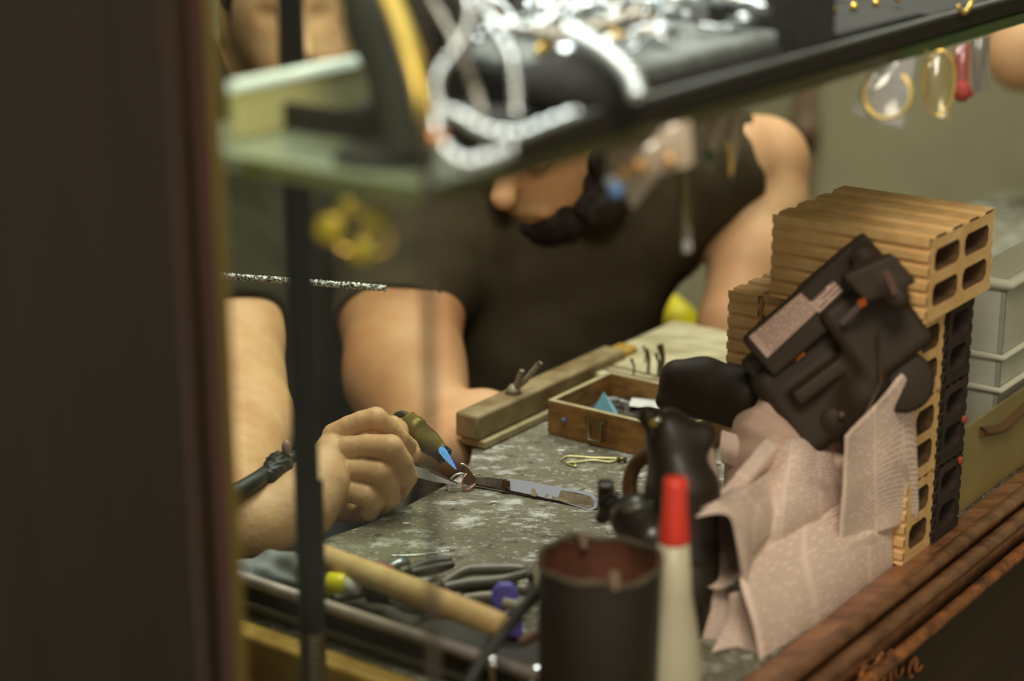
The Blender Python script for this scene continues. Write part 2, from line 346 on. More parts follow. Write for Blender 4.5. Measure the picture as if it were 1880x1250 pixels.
# sill, mouldings, outer panel
SE = 1.9
def rail(t, z, r): return tube([S(.0, t, z), S(SE, t, z)], r, 16)
o = obj('sill', sbox(0, SE, -.006, .012, -.03, .001), wood_sill, case, 'auto'); bevel(o, .002)
o = obj('sill_moulding', join(rail(-.009, -.003, .0065), rail(-.020, -.013, .0065), rail(-.013, -.026, .009), sbox(0, SE, -.018, .0, -.04, -.014)), wood_sill, case)
o = obj('lower_moulding', rail(-.027, -.037, .0055), wood_orange, case); wrinkle(o, .003, .02)
o = obj('front_panel', sbox(0, SE, -.02, .0, FL, -.04), mat('panel_wood', (48, 36, 25), .45, col2=(62, 44, 30), scale=5, stretch=(1, 1, 5)), case, False)
obj('end_panel', sbox(-.02, .0, .0, .13, FL, -.03), wood_dark, case, False)
obj('case_floor', sbox(0, .22, 0, .6, -.17, -.15), wood_dark, case, False)
# carved flecks of the outer panel
fl = []
for i in range(16):
    a = PT(1600+random.uniform(-20, 90), 1215+random.uniform(-5, 40), -.022); fl.append(ring(a, V, random.uniform(.004, .009), .0018, 14, 6, arc=(random.uniform(0, 3), random.uniform(3.5, 6))))
obj('carving', join(*fl), wood_orange, case)['label'] = 'small carved scrolls low on the outer panel'

# ================================================================== SHELF
sh = thing('glass_shelf', S(0, 0, .402), 'thick green-edged glass shelf running across the top, carrying the jewellery', 'shelf')
o = obj('shelf_glass', sbox(.004, 1.5, .004, .235, .402, .410), shelf_glass, sh, False)
obj('front_edge', sbox(.004, .52, .0005, .0042, .4022, .4102), mat('dark_olive_edge', (56, 54, 30), .3), sh, False)['label'] = 'dark olive glass edge'
obj('front_edge', sbox(.5201, 1.5, .0005, .0042, .4022, .4102), glass_green, sh, False)['label'] = 'green polished glass edge'
o = obj('left_edge', sbox(.0005, .0042, .0, .122, .4022, .4102), mat('olive_edge', (84, 88, 40), .3), sh, False); o['label'] = 'olive polished glass edge'
obj('shelf_rim', sbox(.004, 1.5, .232, .238, .402, .4105), mat('shelf_rim', (120, 120, 100), .4), sh, False)
# low back panel with bright edge
bp = thing('back_panel', S(.03, .158, .41), 'low grey-green panel with a bright white top edge standing on the left of the shelf', 'panel')
a, b = P(418, 160, 1.04), P(682, 108, 1.12)
sa, sb_ = (a-P0)@U, (b-P0)@U
zt = .5*(a[2]+b[2]); tt = .5*((a-P0)@V+(b-P0)@V)
obj('panel_sheet', sbox(sa, sb_+.002, tt, tt+.004, .4105, zt), mat('grey_green_panel', (226, 216, 160), .7, col2=(214, 204, 150), scale=12), bp, False)
obj('top_edge', tube([S(sa, tt+.001, zt), S(sb_, tt+.001, zt)], .0034, 10), mat('glowing_white_edge', (240, 250, 240), .15, emit=((232, 245, 232), .55)), bp)['label'] = 'white panel edge, its brightness a painted glow'  # emission stands in for light caught by the panel's polished edge

# black tray along the shelf
tr = thing('long_display_tray', S(.08, .0, .4105), 'long black velvet tray along the front of the glass shelf', 'tray')
o = obj('tray_base', sbox(.075, 1.45, .004, .225, .4106, .4135), velvet, tr, False)
o = obj('tray_lip', sbox(.075, 1.45, .001, .008, .4106, .4245), mat('tray_lip_black', (36, 32, 26), .7, spec=.3), tr, 'auto'); bevel(o, .0018)
o = obj('lip_highlight', tube([S(.08, .0035, .4247), S(1.44, .0035, .4247)], .0016, 8), mat('grey_highlight', (110, 112, 108), .5), tr)  # highlight along the lip, put in as a pale grey tube
o = obj('tray_side', join(sbox(.07, .0752, .001, .225, .4106, .4245), sbox(.075, 1.45, .2225, .227, .4106, .4245)), black_mat, tr, False)

def velvet_pad(s0, s1, t0, t1, h, name, label, m=velvet, zb=.4137, top=None):
    r = thing(name, S((s0+s1)/2, (t0+t1)/2, zb), label, 'jewellery pad')
    o = obj('pad_base', sbox(s0, s1, t0, t1, zb, zb+h*.6), velvet, r, 'auto'); bevel(o, .002)
    o = obj('pad_cushion', sbox(s0+.002, s1-.002, t0+.002, t1-.002, zb+h*.6+.0002, zb+h), top or m, r, 'auto'); bevel(o, .003, 3); return r
velvet_pad(.185, .375, .014, .20, .026, 'jewellery_pad', 'pale grey velvet pad heaped with silver pieces, right of the black bust', top=velvet_grey)
velvet_pad(.455, .585, .014, .15, .014, 'jewellery_pad', 'black velvet pad holding rows of gold beads near the top right corner')
velvet_pad(.60, .80, .014, .15, .010, 'jewellery_pad', 'black velvet pad with one gold hoop at the far right end of the shelf')
bk = thing('display_block', S(.415, .05, .4137), 'upright black velvet block standing between the silver pad and the gold bead pad', 'display block')
o = obj('block_body', sbox(.385, .445, .012, .075, .4137, .50), velvet, bk, 'auto'); bevel(o, .003)
o = obj('block_foot', sbox(.380, .452, .009, .080, .4137, .4165), velvet, bk, 'auto'); bevel(o, .001)

# silver heap: every piece its own object
G_S = 'silver pieces heaped on the grey pad'
zp = .4137+.026
def frame_rand(): 
    n = rng.normal(size=3); n[2] = abs(n[2])+.5; return n/np.linalg.norm(n)
for i in range(64):
    s_ = .193+.174*rng.rand(); t_ = .03+.16*rng.rand(); lay = rng.rand()*.010; c = S(s_, t_, zp+.004+lay); n = frame_rand(); kind = i % 5
    mt_ = gold if i % 7 == 3 else silver; word = 'gold' if mt_ is gold else 'silver'
    if kind == 0:
        r0 = obj('finger_ring', ring(c, n, .0085, .0014, 28, 8, 1.5), mt_); tag(r0, f'plain {word} ring lying in the heap on the grey pad', 'ring', G_S)
    elif kind == 1:
        r0 = thing('stone_ring', c, f'{word} ring set with a clear stone in the heap on the grey pad', 'ring', G_S)
        obj('band', ring(c, n, .0085, .0012, 28, 8, 1.3), mt_, r0)
        d_, x_, y_ = axes_of(n); cc = c+y_*.0105
        obj('stone', lathe(cc-y_*.003, cc+y_*.003, [(0, .0003), (.6, .0032), (1, .0018)], 8), mat('crystal', (235, 245, 250), .02, .3, spec=1), r0, False)
    elif kind == 2:
        r0 = obj('bracelet', ring(c+Z*.004, n, .016+.004*rng.rand(), .0016, 40, 8, 1.2, ell=.8), mt_); tag(r0, f'slim {word} bangle in the heap on the grey pad', 'bracelet', G_S)
    elif kind == 3:
        d_, x_, y_ = axes_of(n)
        r0 = obj('pendant', join(lathe(c-d_*.001, c+d_*.001, [(0, .006), (.3, .007), (.7, .007), (1, .005)], 20), ring(c+y_*.009, x_, .0022, .0006, 14, 6)), mt_); tag(r0, f'round {word} pendant in the heap on the grey pad', 'pendant', G_S)
    else:
        pts = [c+np.array([.02*math.cos(a_*1.1+i)*a_/3, .02*math.sin(a_*1.3+i)*a_/3, .001*math.sin(a_*5)]) for a_ in np.linspace(.3, 3.2, 9)]
        sp_ = smooth_path(pts, 6); r0 = obj('necklace', tube(sp_, .0011+.0005*np.abs(np.sin(np.arange(len(sp_))*1.6)), 8), mt_); tag(r0, f'short {word} chain coiled in the heap on the grey pad', 'necklace', G_S)
# two bright curved pieces near the front left of the heap
def rope(name, px_pts, r, m, label, cat, group=None, lens=True, tw=1.5):
    sp_ = smooth_path([P(*p) for p in px_pts], 10); n = len(sp_)
    o = obj(name, tube(sp_, list(r*(1+.18*np.sin(np.arange(n)*tw))), 12), m); tag(o, label, cat, group); return o
# black cushion and bust
cu = thing('necklace_cushion', S(.12, .09, .4137), 'low black rounded velvet cushion left of the heaped silver', 'cushion')
c_ = P(1060, 150, 1.06)
v_, f_ = sdf([('e', P(1065, 160, 1.075), (.036, .032, .020), None)], .002, cuts=((S(.1, .05, .4140), (0, 0, -1)),))
obj('cushion_body', (v_, f_), velvet, cu); obj('cushion_foot', sbox(.125, .165, .03, .085, .4137, .4142), velvet, cu, False)
bu = thing('necklace_bust', S(.12, .12, .4137), 'tall black velvet neck bust behind the hanging silver chains', 'bust')
bx = S(.115, .10, .4137)
obj('bust_base', lathe(bx, bx+Z*.008, [(0, .036), (.7, .036), (1, .032)], 36), velvet, bu)
v_, f_ = sdf([('c', bx+Z*.012, bx+Z*.06, .024, .030), ('c', bx+Z*.06, bx+Z*.10+U*.01, .030, .020), ('c', bx+Z*.06-U*.02, bx+Z*.06+U*.035, .02, .02), ('c', bx+Z*.10+U*.01, bx+Z*.17+U*.02, .018, .016)], .0025, .02)
obj('bust_body', (v_, f_), velvet, bu)
# bracelet stand: thick black padded arc in front of everything, left
bs = thing('bracelet_stand', Q(735, 300, .4105), 'thick black padded arc stand on the left end of the shelf', 'stand')
cb = Q(705, 292, .4105)
obj('stand_base', lathe(cb, cb+Z*.006, [(0, .026), (.6, .026), (1, .022)], 36), velvet, bs)
arc_ = smooth_path([P(752, 292, .985), P(745, 220, .99), P(722, 130, 1.0), P(690, 40, 1.01), P(640, -50, 1.03), P(560, -130, 1.06)], 8)
obj('padded_arc', tube(arc_, [.0125, .0125, .012, .0125, .013], 20), mat('black_padding', (44, 44, 34), .85, col2=(36, 36, 28), scale=30), bs)
gb = thing('gold_bangle', P(770, 120, .965), 'flat gold bangle leaning on the right side of the black padded arc', 'bangle')
sp_ = smooth_path([P(690, -60, .99), P(727, 20, .98), P(752, 90, .97), P(768, 140, .965), P(782, 200, .96), P(796, 262, .955)], 8)
obj('band', tube(sp_, .0052, 14, flat=.5), mat('yellow_gold', (226, 190, 96), .35, .6), gb)
obj('clasp_end', lathe(P(794, 246, .956), P(797, 268, .955), [(0, .0056), (.2, .0066), (.8, .0066), (1, .005)], 20), mat('amber_gold', (226, 150, 84), .3, .5), gb)['label'] = 'amber coloured clasp'

SV = mat('bright_silver', (196, 202, 202), .25, .95)
SV2 = mat('dull_silver', (140, 134, 122), .35, .9)
rope('silver_necklace', [(838, -40, 1.0), (862, 10, .99), (855, 62, .985), (822, 110, .98), (800, 150, .975), (808, 200, .97), (842, 212, .965), (890, 240, .962), (950, 248, .966), (1000, 230, .975), (1060, 208, .985)], .0030, SV, 'longest silver chain, looping down and trailing right over the tray front', 'necklace')
rope('silver_necklace', [(798, 215, .962), (806, 262, .955), (850, 300, .95), (905, 290, .95), (940, 276, .952)], .0040, SV, 'thick bright silver loop hanging lowest at the shelf corner', 'necklace')
rope('silver_necklace', [(880, -20, 1.02), (905, 50, 1.01), (935, 98, 1.0), (945, 150, .995), (948, 212, .99)], .0030, SV, 'bright silver chain hanging straight down left of the black cushion', 'necklace')
rope('silver_necklace', [(780, -20, 1.03), (812, 40, 1.02), (850, 110, 1.0), (872, 170, 1.0), (884, 214, .99)], .0030, SV2, 'dull grey silver chain hanging behind the longest silver chain', 'necklace')
rope('silver_cuff', [(1046, 62, 1.06), (1090, 84, 1.05), (1130, 112, 1.04), (1158, 145, 1.035), (1170, 178, 1.03)], .0048, mat('pale_silver', (226, 236, 236), .35, .7), 'wide pale silver cuff strip draped over the right of the black cushion', 'bracelet')
rope('silver_bracelet', [(940, 55, 1.09), (985, 60, 1.08), (1040, 70, 1.08), (1100, 50, 1.09), (1180, 25, 1.10)], .0042, SV2, 'dull silver link bracelet lying above the black cushion', 'bracelet')
rope('silver_bracelet', [(900, 40, 1.09), (950, 55, 1.085), (990, 48, 1.085), (1030, 22, 1.10)], .004, SV, 'bright silver link bracelet crossing the top of the two hanging chains', 'bracelet')
rope('silver_bracelet', [(1150, 8, 1.19), (1250, 2, 1.20), (1340, -2, 1.21), (1410, 18, 1.20)], .004, SV, 'long silver bracelet on the far edge of the heap, ending right', 'bracelet')
# rows of gold beads on the right pad
for (px, py) in ((1530, 17), (1567, 12), (1608, 5), (1648, -3), (1545, -14), (1588, -20), (1628, -26)):
    c = Q(px, py, .4310)
    o = thing('gold_stud', c, 'gold bead earring stud in a row on the black pad', 'earring', 'gold bead studs on the black pad')
    obj('bead', lathe(c-Z*.003, c+Z*.003, [(0, .0008), (.15, .0022), (.5, .0032), (.85, .0022), (1, .0006)], 16), gold, o)
    obj('pin', tube([c-Z*.0035, c-Z*.001], .0006, 6), gold, o)
o = obj('gold_hoop', ring(PT(1772, -6, -.001), V, .0115, .0017, 30, 8, arc=(math.pi*1.02, math.pi*1.85), up=(0, 0, 1)), gold); tag(o, 'open gold hoop hanging over the tray edge at the far top right', 'earring')
# yellow gold cluster hanging under the left end of the shelf
gc = thing('gold_pendant_cluster', P(650, 420, .98), 'blurred cluster of yellow gold discs hanging under the left end of the shelf', 'pendant')
obj('hanging_thread', tube([S(.03, .06, .402), P(640, 390, .97)], .0006, 6), gold, gc)
ygold = mat('yellow_enamel_gold', (140, 124, 14), .35, .3)
for (px, py, r) in ((607, 420, .0075), (690, 400, .0075), (665, 462, .0065), (640, 380, .005)):
    c = P(px, py, .97); obj('disc', lathe(c-FW*.0015, c+FW*.0015, [(0, r*.8), (.3, r), (.7, r), (1, r*.8)], 24), ygold, gc)
obj('link_ring', join(ring(P(648, 425, .972), FW, .010, .0016, 30, 8), ring(P(692, 440, .972), FW, .007, .0014, 30, 8)), gold, gc)

# ================================================================== BAGS HANGING UNDER THE SHELF
bag_m = thin('clear_plastic', (.93, .93, .92), .20, .06, (200, 196, 204))
bag_dark = thin('smoky_plastic', (.72, .66, .58), .52, .08, (206, 186, 158))
def bag(name, px4, d, label, m, puff=.003, n=4):
    r = thing(name, P(px4[0][0], px4[0][1], d), label, 'plastic bag')
    a, b, c, e = [np.array(p, float) for p in px4]     # top-left, top-right, bottom-right, bottom-left
    def sheet(sg):
        rows = []
        for i in range(n+1):
            u_ = i/n; L_ = a*(1-u_)+e*u_; R_ = b*(1-u_)+c*u_
            rows.append([P(*(L_*(1-w_)+R_*w_), d)+FW*sg*puff*math.sin(math.pi*min(u_*1.0, 1))*math.sin(math.pi*w_)+FW*.0006*math.sin(w_*7+u_*5) for w_ in np.linspace(0, 1, n+1)])
        return grid(rows, 4)
    (g1, uv1), (g2, uv2) = sheet(-1), sheet(1)
    obj('front_film', g1, m, r, True); obj('back_film', g2, m, r, True)
    return r
bag('plastic_bag', [(1598, 128), (1682, 104), (1657, 236), (1560, 206)], 1.325, 'clear plastic bag holding the wide gold hoop under the shelf', bag_m)
hp = thing('gold_hoop_earring', P(1630, 215, 1.322), 'wide bright gold hoop earring set with stones in the clear bag', 'earring')
hoopm = mat('bright_hoop_gold', (236, 206, 120), .3, .45)
obj('hoop', ring(P(1630, 173, 1.313), P(1630, 173, 1.3)-C0+RT*.55, .0160, .0013, 48, 8, 2.6, arc=(-.33*math.pi+math.pi, .28*math.pi+2*math.pi), ell=1.02, up=(0, 0, 1)), hoopm, hp)
sts = [P(1603+dx, 145+dy, 1.309) for dx, dy in ((0, 0), (-5, 8), (-8, 16), (5, -6))]
obj('stones', join(*[lathe(c-FW*.001, c+FW*.001, [(0, .0004), (.5, .0014), (1, .001)], 8) for c in sts]), mat('crystal', (235, 245, 250), .02), hp, False)['label'] = 'small clear stones'
bag('plastic_bag', [(1693, 108), (1750, 92), (1745, 222), (1698, 205)], 1.38, 'narrow yellowish plastic bag with the thin oval gold hoop under the shelf', thin('yellow_plastic', (.9, .86, .72), .14, .08, (170, 150, 100)))
o = obj('oval_hoop_earring', ring(P(1724, 152, 1.378), P(1724, 155, 1.3)-C0, .0225, .0009, 50, 8, ell=.48, up=(0, 0, 1)), gold); tag(o, 'thin oval gold hoop inside the narrow yellowish bag', 'earring')
bag('plastic_bag', [(1752, 88), (1783, 78), (1778, 175), (1752, 180)], 1.40, 'pinkish plastic bag with a red bead, between oval hoop and grey strip', thin('pink_plastic', (.85, .6, .58), .3, .08, (180, 100, 95)))
v_, f_ = sdf([('e', P(1766, 168, 1.398), (.0065, .006, .0075), None), ('c', P(1766, 168, 1.398), P(1785, 174, 1.398), .003, .0015)], .0008, .002, noise=((.0006, 1400, 1500, 1300, .3),))
tag(obj('red_bead_tassel', (v_, f_), mat('red_thread', (150, 58, 48), .8)), 'small dark red knotted bead hanging at the end of the pinkish bag', 'bead')
bag('plastic_strip', [(1784, 76), (1816, 66), (1816, 166), (1786, 172)], 1.42, 'greyish translucent strip hanging rightmost under the shelf', thin('grey_plastic', (.6, .6, .56), .5, .05, (120, 112, 100)), .001)
# larger bag cluster in the middle
bag('plastic_bag', [(1112, 262), (1268, 220), (1272, 302), (1118, 348)], 1.10, 'large crumpled plastic bag of small trinkets hanging beside the bowed head', bag_dark, .006)
bag('plastic_bag', [(1118, 300), (1190, 280), (1205, 330), (1162, 384)], 1.12, 'pointed corner bag hanging behind the large trinket bag', bag_dark, .003)
for (px, py, r, m_, nm, lb) in ((1122, 332, .0035, 'crystal', 'glass_bead', 'clear bead at the left corner of the large trinket bag'), (1130, 348, .0045, 'blue_glass', 'glass_bead', 'pale blue bead at the bottom left of the large trinket bag'),
        (1142, 318, .004, 'gold', 'glass_bead', 'peach coloured bead inside the large trinket bag'), (1172, 305, .005, 'gold', 'trinket', 'brown gold trinket in the middle of the large trinket bag'), (1230, 295, .004, 'gold', 'trinket', 'gold trinket near the right end of the large trinket bag')):
    c = P(px, py, 1.095); mm = {'crystal': mat('clear_bead', (215, 225, 232), .1), 'blue_glass': mat('blue_bead', (120, 160, 225), .15), 'gold': mat('peach_gold', (196, 150, 90), .3, .4)}[m_]
    tag(obj(nm, sdf([('e', c, (r, r, r), None)], r/6, .001), mm), lb, 'bead' if 'bead' in nm else 'trinket')
bag('plastic_strip', [(1240, 300), (1264, 296), (1272, 462), (1252, 468)], 1.22, 'long narrow amber plastic sleeve hanging lowest under the shelf', thin('amber_plastic', (.55, .5, .30), .32, .12, (140, 120, 70)), .003)
tag(obj('metal_clip', join(ring(P(1262, 452, 1.218), FW, .0035, .0007, 20, 6, ell=.6), tube([P(1257, 462, 1.218), P(1268, 440, 1.218)], .0007, 6)), steel), 'tiny metal clasp at the bottom of the narrow amber sleeve', 'clasp')
bag('plastic_bag', [(1285, 225), (1338, 208), (1318, 262), (1305, 312)], 1.22, 'tapered dark bag with greenish tip left of the sleeve hem', bag_dark, .003)
bag('plastic_bag', [(1328, 218), (1358, 205), (1356, 270), (1342, 332)], 1.23, 'tapered bag with gold tip in front of the shirt sleeve', bag_dark, .003)
tag(obj('gold_chain', tube(smooth_path([P(1336, 262, 1.226), P(1342, 290, 1.226), P(1341, 322, 1.226)], 8), list(.0014+.0006*np.sin(np.arange(17)*2)), 8), gold), 'short gold chain in the tip of the bag before the sleeve', 'chain')
tag(obj('green_gem', lathe(P(1300, 276, 1.218), P(1306, 300, 1.218), [(0, .001), (.4, .004), (1, .0005)], 8), mat('dark_green_stone', (50, 84, 60), .2)), 'dark green drop stone in the tapered bag', 'gem')
tag(obj('fine_wire', tube(smooth_path([P(1560, 166, 1.3), P(1564, 148, 1.3), P(1572, 118, 1.3)], 6), .00045, 6), gold), 'fine gold wire beside the wide gold hoop bag', 'wire')

# ================================================================== BENCH
bn = thing('workbench', S(.6, .2, FL), 'worn grey jeweller workbench scattered with tools', 'bench')
edge = [(440, 1050), (500, 1030), (545, 1010), (600, 985), (660, 966), (720, 940), (775, 912), (820, 888), (848, 868), (862, 846), (870, 800)]
poly = [Q(px, py, 0) for px, py in edge]+[S(.86, .462, 0), S(.98, .455, 0), S(1.3, .452, 0), S(1.85, .452, 0), S(1.85, .014, 0), S(.225, .014, 0), S(.225, .44, 0)]
poly = [p*np.array([1, 1, 0]) for p in poly]
o = obj('bench_top', prism([p-Z*.035 for p in poly], (0, 0, .035)), bench_m, bn, 'auto'); bevel(o, .002)
o = obj('bench_rail', sbox(.205, .2245, .014, .44, -.045, .0), wood_yel, bn, 'auto'); bevel(o, .004, 3)
o = obj('apron', sbox(.207, .2225, .014, .44, -.16, -.0455), mat('apron_wood', (96, 66, 32), .6, col2=(74, 50, 26), scale=12), bn, False)
for s_ in (.3, 1.8):
    for t_ in (.06, .40): obj('leg', sbox(s_-.02, s_+.02, t_-.02, t_+.02, FL, -.036), wood_dark, bn, False)

# long square beam on the bench's back edge
bm = thing('wooden_beam', S(.69, .43, .001), 'long square wooden beam with yellow worn far end along the back bench edge', 'wood beam')
c1, c2 = S(.605, .437, 0), S(.84, .437, 0)
beam_m = mat('beam_wood', (150, 134, 92), .6, col2=(104, 78, 40), scale=24, bump=.0012)
def sb2(s0, s1, t0, t1, z0, z1): return sbox(s0, s1, t0, t1, z0, z1)
o = obj('beam_body', sb2(.600, .845, .424, .450, .008, .032), beam_m, bm, 'auto'); bevel(o, .003)
o = obj('beam_foot', sb2(.604, .845, .419, .446, .0008, .0078), wood_pale, bm, 'auto'); bevel(o, .001)
o = obj('yellow_end', sb2(.8452, .87, .426, .448, .008, .029), mat('yellow_wood', (168, 132, 40), .5), bm, 'auto'); bevel(o, .003)
# forked spring peg on the beam
fk = thing('forked_peg', S(.655, .437, .032), 'forked grey metal peg standing on the square beam', 'peg')
b0 = S(.672, .437, .034); peg_m = mat('dull_peg', (140, 128, 108), .5, .3)
obj('peg_base', lathe(b0-Z*.0018, b0+Z*.006, [(0, .008), (.5, .006), (1, .003)], 16), peg_m, fk)
for px, py in ((958, 680), (992, 665)):
    top = P(px, py, 1.80); q = b0+Z*.003
    obj('prong', tube(smooth_path([q, q+(top-q)*.35-Z*.004, top], 6), [.0032, .0028, .0026], 10), peg_m, fk)

# wooden box with its contents
bw = thing('wooden_box', S(.72, .34, .001), 'open brown wooden box with metal clasps, full of findings', 'box')
s0, s1, t0, t1, hb = .672, .775, .255, .398, .032
o = obj('box_walls', join(sbox(s0, s0+.005, t0, t1, .001, hb), sbox(s1-.005, s1, t0, t1, .001, hb), sbox(s0+.005, s1-.005, t0, t0+.005, .001, hb), sbox(s0+.005, s1-.005, t1-.005, t1, .001, hb)), wood_box, bw, False)
obj('box_floor', sbox(s0+.005, s1-.005, t0+.005, t1-.005, .001, .004), wood_box, bw, False)
obj('box_rim', join(sbox(s0, s0+.005, t0, t1, hb, hb+.0012), sbox(s1-.005, s1, t0, t1, hb, hb+.0012), sbox(s0+.005, s1-.005, t0, t0+.005, hb, hb+.0012), sbox(s0+.005, s1-.005, t1-.005, t1, hb, hb+.0012)), wood_pale, bw, False)['label'] = 'pale worn rim'
for tt_ in (.345, .275):
    cl = obj('clasp', sbox(s0-.0018, s0-.0001, tt_-.011, tt_+.011, .020, .028), mat('clasp_metal', (120, 96, 58), .4, .6), bw, False); cl['label'] = 'tarnished metal clasp'
    c = S(s0-.0022, tt_, .0145); obj('wire_loop', tube([c+V*.007+Z*.009, c+V*.0065-Z*.009, c-V*.0065-Z*.009, c-V*.007+Z*.009], .0012, 8), mat('loop_metal', (170, 160, 130), .35, .6), cl)
cs = S(s0-.0006, .380, .017); obj('blue_dot', lathe(cs, cs-U*.001, [(0, .0028), (1, .0022)], 16), mat('blue_paint', (116, 122, 170), .5), bw)['label'] = 'small blue dab of paint'
def inbox(px, py, z): return Q(px, py, z)
def lump(name, c, r, m, label, cat, seed=0, M=None, group=None, vox=None):
    v_, f_ = sdf([('e', c, r, M)], vox or min(r)/4, .002, noise=((min(r)*.25, 500, 420, 560, seed),)); return tag(obj(name, (v_, f_), m), label, cat, group)
pc = Q(1108, 742, .024)
cone_v = [pc+np.array([-.013, 0, -.012]), pc+np.array([.012, -.005, -.012]), pc+np.array([.014, .013, -.012]), pc+np.array([-.008, .014, -.012]), pc+np.array([.0, .004, .011])]
tag(obj('blue_paper', (cone_v, [(3, 2, 1, 0), (0, 1, 4), (1, 2, 4), (2, 3, 4), (3, 0, 4)]), mat('light_blue_paper', (140, 205, 225), .6), smooth=False), 'light blue folded paper sticking up in the wooden box', 'paper')
tag(obj('white_card', hexa([Q(x, y, .016) for x, y in ((1155, 745), (1212, 752), (1222, 736), (1160, 730))]+[Q(x, y, .0175) for x, y in ((1155, 745), (1212, 752), (1222, 736), (1160, 730))]), mat('white_card', (214, 214, 206), .6), smooth=False), 'white card lying in the right part of the wooden box', 'card')
tag(obj('findings_fill', sbox(s0+.0055, s1-.0055, t0+.0055, t1-.0055, .0042, .012), mat('dark_findings', (92, 84, 70), .5, .3, col2=(46, 38, 28), scale=160, bump=.004, bscale=200), smooth=False), 'mixed dark metal findings filling the wooden box', 'findings', kind='stuff')
for i, (px, py, a_) in enumerate(((1135, 748, .3), (1150, 738, 1.2), (1178, 758, 2.2), (1125, 732, 2.8), (1195, 762, .8))):
    c = Q(px, py, .0145); tag(obj('wire_ring', ring(c, (math.sin(a_)*.4, .2, 1), .007, .0008, 24, 6, ell=.7), steel if i % 2 else mat('dark_wire', (60, 54, 44), .4, .6)), 'thin wire ring among the findings in the wooden box', 'wire ring', 'wire rings in the wooden box')
# pale boards with standing pins behind the box
pb = thing('pin_board', S(.87, .40, .001), 'pale worn wooden pin board with small standing pins behind the box', 'board')
o = obj('board', sbox(.79, .985, .30, .455, .001, .022), mat('pin_board_wood', (196, 186, 148), .7, col2=(150, 138, 98), scale=18, bump=.001, stretch=(1, 3, 1, -A36)), pb, 'auto'); bevel(o, .0015)
for tq in (.0, .012): obj('groove', sbox(.802+tq, .806+tq, .32, .44, .0222, .0228), mat('groove_dark', (104, 86, 50), .8), pb, False)
for px, py, h_, r_ in ((1163, 692, .018, .0012), (1190, 685, .024, .0018), (1215, 688, .030, .0028), (1208, 690, .022, .0014), (1185, 665, .016, .0012)):
    c = Q(px, py, .0222); obj('pin', tube([c, c+Z*h_*.6+U*.001, c+Z*h_+V*.003], [r_, r_*.9, r_*1.3], 8), mat('pin_metal', (96, 88, 60), .5, .4), pb)
# white board / paper beyond
wb = tag(obj('white_card_sheet', prism([Q(x, y, .0006) for x, y in ((1300, 665), (1420, 590), (1500, 640), (1420, 690), (1380, 688))], (0, 0, .0012)), mat('pale_board', (196, 198, 186), .5, col2=(170, 170, 150), scale=30), smooth=False), 'pale white sheet on the far bench beyond the black tool', 'sheet')
tag(obj('blue_wrapper', sdf([('e', Q(1398, 592, .012), (.014, .02, .011), None)], .002, .002, noise=((.003, 200, 260, 220, .2),)), mat('blue_plastic', (96, 130, 190), .4)), 'small blue wrapper left of the brick stack', 'wrapper')
# fine gold chain and crumbs on the bench
gch = [Q(x, y, .0015) for x, y in ((1030, 845), (1040, 838), (1060, 838), (1085, 840), (1110, 841), (1135, 842), (1120, 848), (1090, 845), (1062, 848), (1040, 850), (1058, 856), (1050, 846))]
sp_ = smooth_path(gch, 8); tag(obj('gold_chain', tube(sp_, list(.0006+.00045*np.abs(np.sin(np.arange(len(sp_))*1.7))), 6), mat('pale_gold', (216, 204, 140), .35, .7)), 'fine pale gold chain lying on the bench before the wooden box', 'chain')
tag(obj('gold_nut', ring(Q(1142, 842, .003), (0, .3, 1), .0032, .0016, 16, 8), mat('dark_gold', (130, 120, 60), .3, .6)), 'small dark gold ring bead at the right end of the fine chain', 'bead')
G_C = 'white flecks on the bench'
for (px, py, a_, l_) in ((1030, 828, .2, .004), (1085, 830, .6, .003), (1160, 826, .1, .008), (1140, 826, .3, .005), (905, 893+30, .4, .0025), (745, 962, .5, .003), (985, 1013, .2, .002)):
    c = Q(px, py, 0); tag(obj('fleck', sdf([('e', c+Z*.0006, (l_, l_*.5, .0009), None)], .0004, .001), mat('white_fleck', (226, 224, 212), .5)), 'tiny white fleck on the grey bench top', 'fleck', G_C)
tag(obj('thin_wire', tube(smooth_path([Q(715, 1020, .001), Q(770, 1018, .0015), Q(828, 1010, .001)], 6), .0005, 6), silver), 'thin bright wire lying straight on the bench above the dark pliers', 'wire')
tag(obj('thin_wire', tube(smooth_path([Q(606, 1006, .001), Q(625, 1012, .001), Q(641, 1015, .001)], 6), .0008, 6), mat('dark_red_wire', (74, 50, 44), .5)), 'short dark wire above the wooden handle', 'wire')

# ================================================================== TOOL TRAY
tt = thing('tool_tray', S(.28, .25, .001), 'dark grey metal tool tray at the near left end of the bench', 'tray')
tray_m = mat('tray_rim_metal', (176, 160, 150), .45, .15, col2=(140, 128, 118), scale=30)
tray_d = mat('tray_dark_metal', (64, 60, 50), .5, .3, col2=(44, 40, 32), scale=20)
s0, s1, t0, t1 = .232, .318, .095, .415
obj('tray_floor', sbox(s0, s1, t0, t1, .001, .003), tray_d, tt, False)
o = obj('tray_walls', join(sbox(s0, s0+.004, t0, t1, .003, .026), sbox(s0+.004, s1, t0, t0+.004, .003, .026)), tray_d, tt, False)
o = obj('tray_rim', join(tube([S(s0, t0, .027), S(s0, t1, .027)], .0045, 12), tube([S(s0, t0, .027), S(s1, t0, .018)], .0035, 12)), tray_m, tt); o['label'] = 'grey rolled rim'
obj('tray_ledge', tube([S(s0-.004, t0, .010), S(s0-.004, t1, .010)], .003, 10), mat('ledge_metal', (84, 80, 62), .4, .4), tt)
